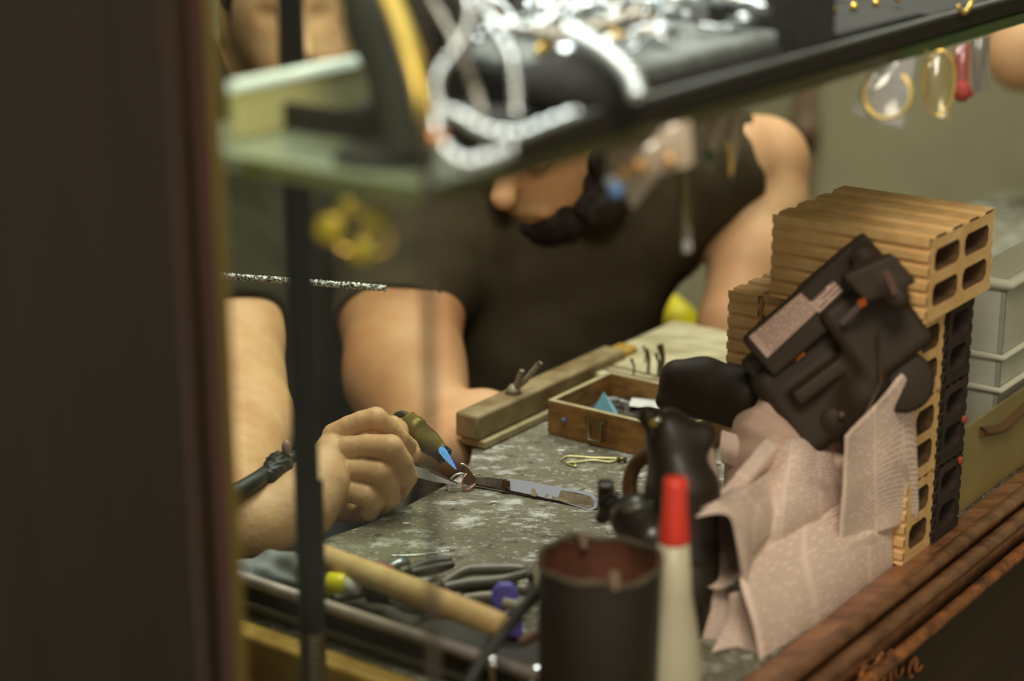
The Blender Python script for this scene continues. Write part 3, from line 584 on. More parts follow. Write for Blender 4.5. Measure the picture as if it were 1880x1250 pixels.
# wooden handle
hm = thing('mallet', P(760, 1090, 1.44), 'tan round wooden mallet handle lying diagonally across the tool tray', 'mallet')
ha, hb_ = Q(566, 1012, .028), Q(925, 1150, .040)
obj('handle_shaft', lathe(ha, hb_, [(0, .008), (.02, .0092), (.3, .0098), (.6, .0100), (.85, .0092), (.98, .0086), (1, .0072)], 28), wood_tan, hm)
obj('ferrule', lathe(ha-(hb_-ha)*.06, ha, [(0, .006), (.2, .0075), (1, .0078)], 24), steel_dark, hm)

# violet clip
vc = thing('violet_clip', Q(925, 1150, .03), 'violet-blue plastic peg clip at the end of the wooden handle', 'clip')
vm = mat('violet_plastic', (106, 98, 190), .4, col2=(88, 80, 168), scale=40)
def slab(px, d, th): return prism([P(x, y, d) for x, y in px], FW*th)
o = obj('jaw', slab([(903, 1085), (915, 1070), (940, 1070), (950, 1085), (955, 1112), (950, 1130), (922, 1132), (900, 1110)], 1.395, .010), vm, vc, 'auto'); bevel(o, .0025, 3)
o = obj('jaw', slab([(928, 1140), (952, 1118), (960, 1150), (958, 1172), (935, 1172), (925, 1160)], 1.385, .009), vm, vc, 'auto'); bevel(o, .0025, 3)
obj('spring', ring(P(935, 1132, 1.388), FW, .004, .0009, 20, 6), steel, vc)
# pliers and loops of dark handles
ph = mat('dark_grip', (110, 106, 90), .35, .2, col2=(74, 70, 58), scale=20); pd = mat('dark_tool_steel', (64, 60, 48), .38, .5)
def pliers(name, label, arm1, arm2, z, jaw, r=.0046, m=ph):
    t_ = thing(name, Q(arm1[0][0], arm1[0][1], .004), label, 'pliers')
    for arm in (arm1, arm2): obj('handle', tube(smooth_path([Q(x, y, z) for x, y in arm], 6), [r*.8, r, r, r*.7], 10), m, t_)
    piv = Q(arm1[0][0], arm1[0][1], z); obj('pivot', lathe(piv-Z*.004, piv+Z*.006, [(0, .008), (.6, .008), (1, .005)], 16), pd, t_)
    obj('jaws', tube([piv, Q(*jaw, z)], [.007, .003], 8), pd, t_)
pliers('pliers', 'long-handled dark pliers with two arched handles above the wooden handle', [(800, 1080), (850, 1050), (900, 1045), (962, 1046), (975, 1060)], [(800, 1082), (860, 1072), (920, 1066), (968, 1052)], .020, (770, 1095))
pliers('pliers', 'black nippers with arched handles beside the violet clip', [(835, 1100), (880, 1080), (930, 1078), (968, 1082), (985, 1062)], [(835, 1102), (890, 1096), (925, 1098), (960, 1110)], .012, (800, 1110), m=mat('grey_grip', (112, 106, 88), .35, .2))
pliers('pliers', 'dark pliers with flat handle pointing right, nearest the bare bench', [(740, 1052), (780, 1036), (828, 1028)], [(740, 1054), (790, 1046), (832, 1036)], .018, (700, 1060), .0042, mat('black_grip', (60, 56, 44), .4))
pliers('pliers', 'black pliers under the wooden handle at the left of the tray', [(690, 1090), (660, 1074), (625, 1076), (602, 1090)], [(690, 1092), (672, 1086), (640, 1092), (612, 1100)], .016, (740, 1108), .0045)
tag(obj('coiled_cable', tube(smooth_path([Q(x, y, .026) for x, y in ((985, 1045), (992, 1075), (975, 1100), (950, 1112), (925, 1108))], 6), .0045, 12), mat('grey_cable', (138, 132, 110), .4)), 'grey cable loop curling down between the violet clip and the dark can', 'cable')
tag(obj('steel_burr', tube(smooth_path([Q(x, y, .018) for x, y in ((720, 1100), (745, 1112), (775, 1118), (800, 1116))], 6), [.0035, .005, .0045, .003], 10), steel), 'bluish steel file stub below the wooden handle', 'file')
tag(obj('steel_file', tube([Q(700, 1048, .016), Q(745, 1030, .016)], [.003, .005], 8), mat('blue_steel', (150, 160, 164), .3, .7)), 'pale steel file beside the red tool end', 'file')
tag(obj('red_grip', tube([Q(690, 1040, .016), Q(735, 1052, .016)], .004, 10), mat('red_rubber', (150, 62, 52), .5)), 'small red tool end above the wooden handle', 'tool grip')
tag(obj('wooden_dowel', tube([Q(955, 1180, .03), Q(1002, 1158, .036)], .0035, 10), mat('pinkish_wood', (150, 110, 92), .6)), 'thin pinkish stick lying beside the foot of the dark can', 'stick')
mk = thing('yellow_marker', Q(630, 1065, .01), 'short yellow marker with a white end lying under the wooden handle', 'marker')
ma_, mb_ = Q(600, 1072, .022), Q(664, 1077, .022); mm_ = ma_*.45+mb_*.55
obj('cap', lathe(ma_, mm_, [(0, .007), (.1, .009), (.9, .009), (1, .0085)], 18), mat('bright_yellow', (226, 214, 20), .35), mk)
obj('barrel', lathe(mm_+(mb_-ma_)*.005, mb_, [(0, .0075), (.9, .0065), (1, .004)], 18), mat('white_plastic', (224, 222, 214), .4), mk)['label'] = 'white end'
tag(obj('grey_cloth', sdf([('e', Q(525, 1050, .012), (.028, .016, .016), None), ('e', Q(470, 1062, .010), (.026, .02, .012), None)], .002, .01, noise=((.0025, 170, 210, 190, .7),)), mat('blue_grey_rag', (140, 146, 150), .9, col2=(108, 106, 98), scale=40)), 'crumpled blue-grey cloth at the left of the tray beside the wrist', 'cloth')
for i, (px, py, z, r) in enumerate(((905, 1216, .012, .006), (985, 1245, .0, .013))):
    c = P(px, py, 1.30); tag(obj('chrome_knob', sdf([('e', c, (r, r, r*.8), None), ('c', c, c-Z*.02, r*.4, r*.4)], r/5, .003), chrome), ('small chrome knob left of the dark can foot', 'larger chrome knob touching the dark can foot at the frame bottom')[i], 'knob')

# ================================================================== LAMP POLE, ROD, CABLE
pl = thing('lamp_pole', P(575, 1155, 1.3)*np.array([1, 1, 0])+Z*(-.15), 'upright black lamp pole with ribbed chrome base left of the fist', 'lamp pole')
pb0 = P(572, 1155, 1.3); x0, y0 = pb0[0], pb0[1]
obj('pole', tube([(x0, y0, pb0[2]), (x0, y0, .62)], .0082, 20), mat('black_sleeve', (20, 18, 13), .6, spec=.2), pl)
hgt = np.linspace(-.15, pb0[2]+.001, 150); obj('ribbed_base', tube([(x0, y0, z_) for z_ in hgt], list(.0080+.0009*np.abs(np.sin(np.arange(150)*math.pi/3))), 20), mat('gooseneck_metal', (150, 136, 118), .3, .8), pl)['label'] = 'ribbed chrome gooseneck'
tag(obj('thin_rod', tube([P(590, 1300, 1.32)*np.array([1, 1, 0])+Z*-.149, P(590, 960, 1.32)*np.array([1, 1, 0])+Z*.14], .0022, 8), mat('black_rod', (30, 28, 22), .5)), 'thin black rod standing close right of the lamp pole', 'rod')
sr = []
ra, rb = P(300, 498, 1.62), P(710, 529, 1.60)
n_ = 160; pts = [ra+(rb-ra)*i/n_+Z*.0004*math.sin(i*1.9) for i in range(n_+1)]
rod_m = mat('white_flecked_metal', (226, 226, 220), .25, .6, col2=(60, 58, 50), scale=420, thr=(.44, .56), bump=.002, bscale=500)
tag(obj('tinsel_rod', tube(pts, list(.0022+.0008*np.abs(np.sin(np.arange(n_+1)*2.3))), 8), rod_m), 'thin sparkling white rod crossing the dark shirts left of centre', 'rod')
tag(obj('power_lead', tube(smooth_path([P(1000, 1070, 1.30), P(970, 1105, 1.28), P(930, 1155, 1.26), P(890, 1205, 1.25), P(850, 1275, 1.24), P(835, 1330, 1.24)], 6), .0042, 12), mat('black_rubber', (32, 29, 23), .5)), 'thick black cord slanting down left of the dark can', 'cord')

# ================================================================== DARK CAN, GLUE BOTTLE, BLACK BOTTLE, CLAMP
cc = S(.249, .062, 0); can = thing('dark_can', cc+Z*.001, 'dark brown dirty can with dripping rim in the near foreground', 'can')
can_m = mat('dirty_dark_can', (46, 37, 27), .55, col2=(36, 30, 22), scale=14, bump=.001)
Rc = .0395
seg = 48
v1, f1 = lathe(cc+Z*.001, cc+Z*.112, [(0, Rc*.94), (.03, Rc*.97), (1, Rc)], seg)
obj('can_body', (v1, f1[:-2]+[f1[-2]]), can_m, can)
vi, fi = lathe(cc+Z*.006, cc+Z*.112, [(0, Rc*.90), (1, Rc*.95)], seg); obj('can_inside', (vi, [tuple(reversed(q)) for q in fi[:-1]]), mat('rusty_inside', (112, 66, 46), .6, col2=(76, 44, 30), scale=30), can)['label'] = 'reddish-brown inside'
rp = [cc+Z*(.113+.0016*math.sin(a*3+1)+.001*math.sin(a*7))+np.array([math.cos(a), math.sin(a), 0])*Rc*.98 for a in np.linspace(0, 2*math.pi, 64, endpoint=False)]
obj('rim', tube(rp, .0022, 10, True), mat('crusty_rim', (96, 84, 66), .6, col2=(70, 58, 44), scale=60), can)
for aa, bb in ((P(1128, 1058, 1.215), P(1130, 1080, 1.213)), (P(1070, 990, 1.285), P(1072, 1004, 1.283))): obj('drip', sdf([('c', aa, bb, .0038, .0026)], .0008, .003), mat('dried_drip', (120, 98, 78), .6), can)['label'] = 'dried pale drip'
bt = thing('glue_bottle', S(.289, .032, .001), 'white squeeze bottle with red cap in front of the newspapers', 'bottle')
ax = P(1240, 880, 1.25); ax0 = np.array([ax[0], ax[1], .001]); bh = ax[2]
# red tip, white cone below
obj('cap', lathe(ax0+Z*(bh-.044), ax0+Z*bh, [(0, .0098), (.05, .0102), (.5, .0084), (.9, .0077), (1, .0070)], 28), mat('red_plastic', (222, 60, 42), .45), bt)['label'] = 'red tapered cap'
obj('body', lathe(ax0, ax0+Z*(bh-.0442), [(0, .019), (.03, .0215), (.25, .0215), (.45, .0180), (.7, .0128), (1, .0100)], 32), mat('milky_plastic', (190, 182, 154), .4, sub=.2), bt)
# black spray bottle
kb = thing('black_bottle', S(.40, .075, .001), 'black glossy bottle with chrome button behind the red cap', 'bottle')
D1 = 1.40
body = [('c', P(1255, 1010, D1), P(1252, 900, D1), .026, .024), ('c', P(1252, 900, D1), P(1235, 830, D1), .024, .014), ('c', P(1235, 830, D1), P(1225, 780, D1), .014, .012), ('c', P(1225, 795, D1), P(1290, 800, D1), .011, .010)]
obj('body', sdf(body, .0016, .014), black_pl, kb); 
q0 = P(1255, 1010, D1); obj('bottle_foot', lathe(np.array([q0[0], q0[1], .001]), q0, [(0, .025), (1, .026)], 28), black_pl, kb)
obj('button', lathe(P(1205, 775, D1-.012), P(1205, 764, D1-.012), [(0, .005), (.6, .005), (1, .003)], 16), chrome, kb)['label'] = 'chrome button'
obj('nozzle', sdf([('c', P(1190, 765, D1-.01), P(1222, 775, D1), .007, .008), ('c', P(1190, 765, D1-.01), P(1196, 800, D1-.01), .006, .003)], .001, .004), black_pl, kb)
obj('yellow_dab', lathe(P(1199, 776, D1-.0175), P(1199, 776, D1-.0162), [(0, .003), (1, .004)], 12), mat('ochre_paint', (130, 110, 30), .5), kb)
# wooden disc leaning & clamp
wd = tag(obj('wooden_disc', ring(P(1195, 890, 1.44), FW+RT*.6, .022, .006, 40, 12, .8, ell=.8, up=(0, 0, 1)), mat('brown_disc', (124, 88, 48), .5, col2=(96, 66, 36), scale=40)), 'brown wooden ring standing left of the black bottle', 'wooden ring')
ck = thing('clamp', P(1150, 960, 1.40), 'small black clamp with jaws pointing left at the silver tweezers end', 'clamp')
bl2 = mat('black_enamel', (44, 38, 30), .3, spec=.6)
obj('jaw', sdf([('b', P(1112, 905, 1.42), (.004, .006, .007), None, .002), ('c', P(1118, 920, 1.42), P(1150, 940, 1.41), .006, .008), ('c', P(1105, 950, 1.42), P(1140, 925, 1.41), .005, .008)], .0012, .005), bl2, ck)
obj('clamp_body', sdf([('e', P(1170, 945, 1.40), (.019, .018, .015), None), ('c', P(1170, 960, 1.40), P(1195, 990, 1.39), .016, .02)], .0015, .01), bl2, ck)
obj('screw', tube([P(1140, 935, 1.385), P(1200, 930, 1.385)], .005, 12), mat('grey_screw', (100, 98, 84), .35, .6), ck)
obj('clamp_foot', tube([P(1185, 985, 1.40), P(1185, 985, 1.40)*np.array([1, 1, 0])+Z*.001], .018, 20), bl2, ck)

# ================================================================== BRICKS
tan = mat('tan_brick', (232, 194, 134), .8, col2=(214, 168, 106), scale=30, bump=.0008, bscale=120)
dark_clay = mat('dark_brick', (62, 44, 32), .85, col2=(40, 30, 22), scale=24, bump=.002, bscale=60)  # darker brown for the right column of bricks
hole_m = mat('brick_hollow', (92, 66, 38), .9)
def brick(name, s0, s1, t0, t1, z0, z1, label, m, rid=6, ncol=2, nrow=2):
    r = thing(name, S((s0+s1)/2, (t0+t1)/2, z0), label, 'brick')
    # ridged outer profile (in s,z), extruded along t, with square hollows
    W_, H_ = s1-s0, z1-z0; dep = .0022
    def side(n, L_):      # 0..L positions with inward steps
        out = []; seg = L_/n
        for i in range(n):
            a = i*seg; out += [(a+seg*.10, 0), (a+seg*.62, 0), (a+seg*.70, dep), (a+seg*.98, dep)]
        return out
    prof = []
    prof += [(s0+a, z0+d) for a, d in [(0, 0)]+[(W_, 0)]]
    prof += [(s1-d, z0+a) for a, d in side(rid, H_)[1:-1]]
    prof += [(s1, z1)]
    prof += [(s1-a, z1-d) for a, d in side(4, W_)[1:-1]]
    prof += [(s0, z1)]
    prof += [(s0+d, z1-a) for a, d in side(rid, H_)[1:-1]]
    # outer shell
    n = len(prof); vs = [S(a, t0, z) for a, z in prof]+[S(a, t1, z) for a, z in prof]
    fs = [(i, (i+1) % n, n+(i+1) % n, n+i) for i in range(n)]
    shell = (vs, fs)
    # end faces with hollows: grid frames
    parts = [shell]; wall = .0105 if ncol == 2 else .009; mid = wall*.9
    hw = (W_-2*wall-(ncol-1)*mid)/ncol; hh = (H_-2*wall-(nrow-1)*mid)/nrow; holes = []
    for te, fl_ in ((t0, 0), (t1, 1)):
        for i in range(ncol):
            for j in range(nrow):
                a0 = s0+wall+i*(hw+mid); b0 = z0+wall+j*(hh+mid); ch = min(hw, hh)*.22
                oc = [(a0+ch, b0), (a0+hw-ch, b0), (a0+hw, b0+ch), (a0+hw, b0+hh-ch), (a0+hw-ch, b0+hh), (a0+ch, b0+hh), (a0, b0+hh-ch), (a0, b0+ch)]
                cell = [(s0 if i == 0 else a0-mid/2, z0 if j == 0 else b0-mid/2), (s1 if i == ncol-1 else a0+hw+mid/2, z0 if j == 0 else b0-mid/2), (s1 if i == ncol-1 else a0+hw+mid/2, z1 if j == nrow-1 else b0+hh+mid/2), (s0 if i == 0 else a0-mid/2, z1 if j == nrow-1 else b0+hh+mid/2)]
                V_ = [S(a, te, z) for a, z in oc]+[S(min(max(a, s0+dep*.9), s1-dep*.9), te, min(z, z1-dep*.9)) for a, z in cell]
                F_ = [(0, 1, 9, 8), (1, 2, 9), (2, 3, 10, 9), (3, 4, 10), (4, 5, 11, 10), (5, 6, 11), (6, 7, 8, 11), (7, 0, 8)]
                parts.append((V_, F_ if not fl_ else [tuple(reversed(q)) for q in F_]))
                if not fl_: holes.append(oc)
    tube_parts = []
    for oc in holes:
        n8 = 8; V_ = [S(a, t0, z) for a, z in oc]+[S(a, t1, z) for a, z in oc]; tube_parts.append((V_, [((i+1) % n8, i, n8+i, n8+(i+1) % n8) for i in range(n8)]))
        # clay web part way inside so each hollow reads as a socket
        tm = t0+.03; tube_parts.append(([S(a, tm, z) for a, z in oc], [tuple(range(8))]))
    obj('brick_body', join(*parts), m, r, False); obj('hollows', join(*tube_parts), hole_m if m is tan else mat('dark_hollow', (52, 38, 28), .9), r, False)
    return r
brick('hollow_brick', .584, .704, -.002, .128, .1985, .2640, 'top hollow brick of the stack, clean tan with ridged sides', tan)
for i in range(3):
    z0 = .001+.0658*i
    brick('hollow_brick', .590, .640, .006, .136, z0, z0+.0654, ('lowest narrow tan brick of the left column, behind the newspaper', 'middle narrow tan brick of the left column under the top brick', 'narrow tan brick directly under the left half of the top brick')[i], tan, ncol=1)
    brick('hollow_brick', .6415, .690, .004, .134, z0, z0+.0654, ('lowest dark brick of the right column', 'middle dark brick of the right column', 'dark brick directly under the right half of the top brick')[i], dark_clay, ncol=1)
for i, (px, py) in enumerate(((1770, 770), (1763, 845))):
    c = PT(px, py, .0018); tag(obj('ember_bead', sdf([('e', c, (.0026, .002, .0036), None)], .0006, .001), mat('orange_red_glaze', (150, 66, 44), .5)), ('upper orange-red speck on the dark bricks', 'lower orange-red speck on the dark bricks')[i], 'bead')
# second low brick piece left of the stack
brick('hollow_brick', .585, .680, .138, .165, .134, .197, 'short brick piece whose pale top shows left of the stack', tan, ncol=1)
tag(obj('brick_support', sbox(.587, .68, .139, .164, .001, .1335), tan, smooth=False), 'upright tan block under the short brick piece', 'brick')

# plastic bin and glass plate right of the bricks
bi = thing('plastic_bin', S(.98, .2, .001), 'translucent ribbed plastic bin right of the brick stack', 'bin')
bin_m = mat('frosted_plastic', (176, 174, 148), .35, alpha=.9, col2=(200, 200, 184), scale=8, spec=.6)
sb0, sb1, tb0, tb1 = .80, 1.30, .022, .062
ZB = .176
o = obj('bin_walls', join(sbox(sb0, sb1, tb0, tb0+.004, .001, ZB), sbox(sb0, sb0+.004, tb0, tb1, .001, ZB), sbox(sb1-.004, sb1, tb0, tb1, .001, ZB), sbox(sb0, sb1, tb1-.004, tb1, .001, ZB)), bin_m, bi, False)
obj('bin_lid', sbox(sb0, sb1, tb0, tb1, ZB+.0002, ZB+.003), bin_m, bi, False)
for z_ in (ZB, .112, .083): obj('rib', tube([S(sb0-.002, tb1, z_), S(sb0-.002, tb0-.002, z_), S(sb1, tb0-.002, z_)], .0028 if z_ < ZB else .005, 10), mat('white_rib', (196, 194, 172), .3), bi)
tag(obj('brown_strap', tube(smooth_path([PT(1792, 792, .016), PT(1830, 785, .016), PT(1858, 760, .016), PT(1905, 722, .016)], 6), .009, 12, flat=.5), mat('brown_leather', (100, 74, 46), .5)), 'brown curved leather strap in front of the ribbed bin', 'strap')
gp = tag(obj('glass_plate', sbox(.70, 1.3, .0135, .0165, .001, .075), mat('olive_plate', (160, 144, 92), .25, alpha=.95, col2=(142, 128, 80), scale=10), smooth=False), 'olive glass plate standing behind the sill at the far right', 'glass plate')

# ================================================================== NEWSPAPERS
def paper(parent, name, rows, m=news_m, th=.0006, wr=.004, ws=.03, flip=False, uvs=1.):
    R_ = [[PT(*p) for p in r] for r in rows]; (g, uv) = grid(R_, 6); uv = [(a*uvs, b*uvs) for a, b in uv]
    o = obj(name, g, m, parent, True, uvs=uv); wrinkle(o, wr, ws); solid(o, th, 0); return o
n1 = thing('newspaper', PT(1500, 1120, .03), 'large folded newspaper sheet leaning along the varnished sill', 'newspaper')
paper(n1, 'front_sheet', [[(1378, 1010, .055), (1450, 960, .05), (1530, 900, .045), (1600, 860, .04), (1632, 850, .04)],
                          [(1358, 1060, .040), (1440, 1030, .035), (1530, 975, .030), (1610, 945, .028), (1645, 935, .028)],
                          [(1372, 1110, .028), (1450, 1085, .022), (1540, 1020, .020), (1610, 975, .018), (1640, 965, .018)],
                          [(1390, 1180, .020), (1460, 1140, .016), (1550, 1075, .014), (1610, 1030, .014), (1640, 1010, .014)],
                          [(1400, 1285, .014), (1470, 1220, .0135), (1550, 1150, .0135), (1610, 1090, .0135), (1642, 1062, .0135)]], wr=.003)
paper(n1, 'lower_fold', [[(1340, 1090, .050), (1360, 1085, .042), (1376, 1095, .032)],
                         [(1330, 1150, .052), (1365, 1150, .040), (1390, 1160, .026)],
                         [(1300, 1215, .050), (1355, 1210, .038), (1398, 1215, .020)],
                         [(1290, 1300, .046), (1350, 1300, .032), (1402, 1300, .016)]], wr=.006)
n2 = thing('newspaper', PT(1610, 850, .03), 'upright newspaper sheet with a pointed top corner before the bricks', 'newspaper')
paper(n2, 'upper_sheet', [[(1552, 800, .020), (1590, 760, .016), (1625, 722, .008), (1655, 688, .003), (1664, 694, .0025)],
                          [(1550, 850, .022), (1590, 815, .018), (1630, 780, .009), (1665, 750, .004), (1680, 765, .003)],
                          [(1545, 920, .023), (1590, 885, .019), (1630, 860, .010), (1668, 850, .005), (1684, 850, .0035)],
                          [(1540, 985, .025), (1590, 950, .021), (1635, 930, .012), (1670, 925, .007), (1688, 925, .004)],
                          [(1535, 1020, .026), (1590, 990, .022), (1630, 972, .013), (1665, 962, .009), (1684, 955, .006)]], wr=.003, ws=.04)
n3 = thing('newspaper', PT(1470, 900, .06), 'crumpled newspaper under the black tool, between roll and upright sheet', 'newspaper')
paper(n3, 'bulging_fold', [[(1415, 790, .085), (1460, 780, .080), (1500, 785, .075), (1560, 800, .065)],
                           [(1400, 860, .080), (1450, 830, .060), (1500, 820, .055), (1565, 845, .050)],
                           [(1385, 930, .070), (1440, 900, .050), (1500, 880, .045), (1575, 885, .042)],
                           [(1372, 985, .060), (1430, 975, .046), (1500, 940, .040), (1590, 905, .040)],
                           [(1365, 1040, .058), (1430, 1020, .050), (1510, 985, .044), (1600, 940, .042)]], wr=.008, ws=.035)
paper(n3, 'upright_fold', [[(1272, 812, .110), (1290, 815, .105), (1308, 812, .110)], [(1285, 870, .100), (1300, 868, .094), (1318, 866, .098)], [(1290, 930, .095), (1310, 925, .090), (1330, 920, .09)]], wr=.003)
paper(n3, 'upright_fold', [[(1325, 790, .115), (1365, 800, .105), (1395, 800, .11)], [(1322, 820, .112), (1360, 830, .102), (1398, 826, .105)], [(1325, 850, .112), (1360, 862, .104), (1390, 850, .105)]], wr=.004)
paper(n3, 'slanting_fold', [[(1300, 925, .085), (1350, 870, .080), (1400, 810, .08), (1435, 785, .09)], [(1325, 940, .075), (1375, 885, .07), (1420, 830, .07), (1450, 800, .08)], [(1350, 950, .08), (1395, 900, .075), (1430, 850, .075), (1460, 820, .085)]], wr=.004)
n4 = thing('rolled_newspaper', PT(1330, 1000, .06), 'rolled newspaper end with a dark open tube beside the red cap', 'newspaper')
# a roll: open tube whose mouth faces the viewer's lower left, running back to the upper right
mouth = PT(1312, 1005, .062); back = PT(1450, 885, .085); dr, xr, yr = axes_of(back-mouth)
rows = []
for u_ in np.linspace(0, 1, 6):
    rows.append([mouth+(back-mouth)*u_+(xr*math.cos(a)*1.0+yr*math.sin(a)*1.35)*(.0225-.006*u_+.0012*(a/6)) for a in np.linspace(-.6, 2*math.pi+.2, 15)])
(g, uv) = grid(rows, 4); o = obj('roll', g, news_m, n4, True, uvs=[(a*2, b) for a, b in uv]); wrinkle(o, .003, .03); solid(o, .0006, 0)
paper(n4, 'loose_flap', [[(1275, 950, .058), (1310, 922, .052), (1360, 900, .055), (1420, 860, .07)], [(1335, 945, .040), (1362, 960, .040), (1395, 950, .05), (1430, 900, .06)], [(1352, 1000, .038), (1368, 1020, .036), (1385, 1000, .045), (1420, 960, .055)], [(1360, 1060, .040), (1372, 1070, .036), (1380, 1060, .042), (1400, 1020, .05)]], wr=.002)
paper(n4, 'under_fold', [[(1275, 1075, .075), (1310, 1068, .065), (1350, 1085, .055)], [(1285, 1130, .070), (1320, 1130, .060), (1345, 1140, .052)], [(1290, 1200, .065), (1310, 1200, .058), (1330, 1195, .052)], [(1280, 1290, .06), (1300, 1290, .055), (1320, 1290, .05)]], wr=.005)
# hidden filling that carries the tool
tag(obj('newspaper_wad', sdf([('e', S(.525, .09, .07), (.035, .03, .069), None), ('e', S(.555, .075, .06), (.035, .03, .059), None)], .003, .02, noise=((.004, 90, 80, 100, .4), (.002, 220, 240, 200, 1.)), cuts=((S(.5, .1, .0015), (0, 0, -1)),)), mat('plain_newsprint', (190, 160, 140), .9)), 'tightly crumpled newspaper ball under the black tool', 'newspaper')

# ================================================================== BLACK TOOL WITH LABEL
_P = P
def P(px, py, d): return _P(px, py, d+min(.055, max(-.03, (1600-px)/150*.055)))
tl = thing('power_tool', PT(1450, 760, .09), 'black power tool with a pale printed label lying on the newspapers', 'power tool')
DT = 1.45
tool_m = mat('black_tool_plastic', (56, 44, 31), .6, spec=.3, col2=(49, 37, 26), scale=20)
def PD(x, y, d=DT): return P(x, y, d)
grip = chain([(1245, 690, 1.47, .012), (1290, 700, 1.47, .017), (1370, 725, 1.46, .020), (1450, 745, 1.46, .021), (1530, 770, 1.45, .018)], .012)+chain([(1222, 735, 1.47, .008), (1240, 695, 1.47, .010)], .01)+chain([(1262, 745, 1.47, .008), (1400, 770, 1.46, .012)], .01)
obj('handle', sdf(grip, .0016, .012), tool_m, tl)
# label plane axes
la = P(1375, 618, 1.405); lb_ = P(1470, 536, 1.405); lc = P(1503, 567, 1.405); ldn = P(1408, 657, 1.405)
ex = (lb_-la)/np.linalg.norm(lb_-la); ey = (la-ldn); ey -= ex*(ey@ex); ey /= np.linalg.norm(ey); ez = np.cross(ex, ey)
if ez@FW > 0: ez = -ez
tm = [RT*.80+UP*.6, UP*.8-RT*.6, FW]
bodyp = [('b', PD(1530, 690, 1.465), (.046, .028, .018), tm, .010), ('b', PD(1600, 600, 1.465), (.022, .026, .016), tm, .008), ('c', PD(1450, 770, 1.46), PD(1590, 765, 1.46), .012, .014), ('c', PD(1500, 750, 1.46), PD(1590, 720, 1.46), .016, .022), ('b', PD(1560, 655, 1.45), (.050, .003, .012), tm, .003)]
obj('motor_housing', sdf(bodyp, .0018, .008), tool_m, tl)
kc = _P(1655, 700, 1.458); obj('side_knob', lathe(kc-FW*.008, kc+FW*.010, [(0, .020), (.1, .0235), (.35, .0235), (.4, .021), (.9, .021), (1, .018)], 32), tool_m, tl)
obj('seam_line', tube([P(1612, 600, 1.435), P(1618, 700, 1.435), P(1590, 760, 1.437)], .0012, 6), mat('seam_brown', (74, 54, 34), .5), tl)['label'] = 'thin brown seam'
obj('screw', lathe(P(1545, 762, 1.434), P(1545, 762, 1.438), [(0, .003), (1, .0035)], 12), mat('brown_screw', (84, 62, 48), .4), tl)
def box_at(c, h, r=.002): return ('b', c, h, [ex, ey, ez], r)
def onpl(x, y, off):
    o_ = P(1488, 572, 1.425)+ez*off; r_ = P(x, y, 1.42)-C0; return C0+r_*(((o_-C0)@ez)/(r_@ez))
obj('battery_box', sdf([box_at(P(1488, 572, 1.425), (.050, .016, .014), .002), box_at(onpl(1550, 508, 0), (.030, .014, .013), .002), box_at(P(1440, 640, 1.43), (.03, .012, .012), .002)], .0015, .004), tool_m, tl)
obj('front_box', sdf([('b', P(1612, 510, 1.43), (.010, .010, .016), [ex*.3+ey*.95, ez, ex], .003), ('c', P(1585, 470, 1.43), P(1648, 548, 1.43), .010, .009)], .0015, .005), tool_m, tl)
def sticker(name, px, m, d=1.4075):
    o_ = P(1488, 572, 1.425)+ez*(.0165+(1.4075-d)*.5); c4 = [C0+(P(x, y, 1.42)-C0)*(((o_-C0)@ez)/((P(x, y, 1.42)-C0)@ez)) for x, y in px] if name == 'label' else [P(x, y, d) for x, y in px]; vs = c4+[c+FW*.0012 for c in c4]
    return obj(name, (vs, [(0, 1, 2, 3), (7, 6, 5, 4), (0, 4, 5, 1), (1, 5, 6, 2), (2, 6, 7, 3), (3, 7, 4, 0)]), m, tl, False, uvs=[(0, 1), (1, 1), (1, 0), (0, 0)]*2)
sticker('label', [(1375, 618), (1470, 537), (1503, 568), (1408, 657)], label_m)['label'] = 'large pale label with rows of tiny print'
sticker('label', [(1486, 556), (1530, 515), (1547, 533), (1504, 574)], small_label_m, 1.4065)['label'] = 'small pale label'
sticker('warning_stripe', [(1444, 634), (1461, 624), (1478, 650), (1463, 664)], mat('orange_stripe', (190, 112, 30), .5), 1.411)['label'] = 'orange stripe'
sticker('accent_stripe', [(1540, 590), (1575, 556), (1583, 564), (1548, 598)], mat('grey_accent', (96, 84, 84), .4), 1.411)['label'] = 'dull grey stripe'
sticker('lens_mark', [(1574, 552), (1588, 546), (1592, 560), (1578, 566)], mat('orange_mark', (170, 84, 36), .5), 1.4095)['label'] = 'small orange mark'
sticker('side_plate', [(1620, 500), (1632, 494), (1650, 535), (1640, 545)], mat('greyish_plate', (110, 84, 74), .5), 1.416)['label'] = 'greyish side plate'

P = _P
# ================================================================== TORCH, RING, TWEEZERS
to = thing('torch', P(770, 800, 1.67), 'olive brass blowtorch with a blue flame aimed at the ring', 'torch')
ta, tb = P(742, 772, 1.682), P(818, 838, 1.668)
obj('nozzle_body', lathe(ta, tb, [(0, .0085), (.03, .0108), (.16, .0108), (.18, .0120), (.30, .0122), (.33, .0108), (.60, .0104), (.78, .0085), (.92, .0068), (1, .0066)], 32), brass, to)
td, tx, ty = axes_of(tb-ta)
obj('steel_tip', join(lathe(tb-td*.010, tb-td*.0005, [(0, .0070), (.2, .0076), (1, .0078)], 28), ring(tb-td*.0005, td, .0066, .0013, 28, 8)), mat('dark_blue_steel', (72, 78, 84), .3, .7), to)['label'] = 'dark steel tip'
obj('rear_hook', ring(P(738, 776, 1.69), FW+RT*.3, .0075, .0032, 24, 10), mat('dark_olive_metal', (50, 50, 24), .5, .4), to)
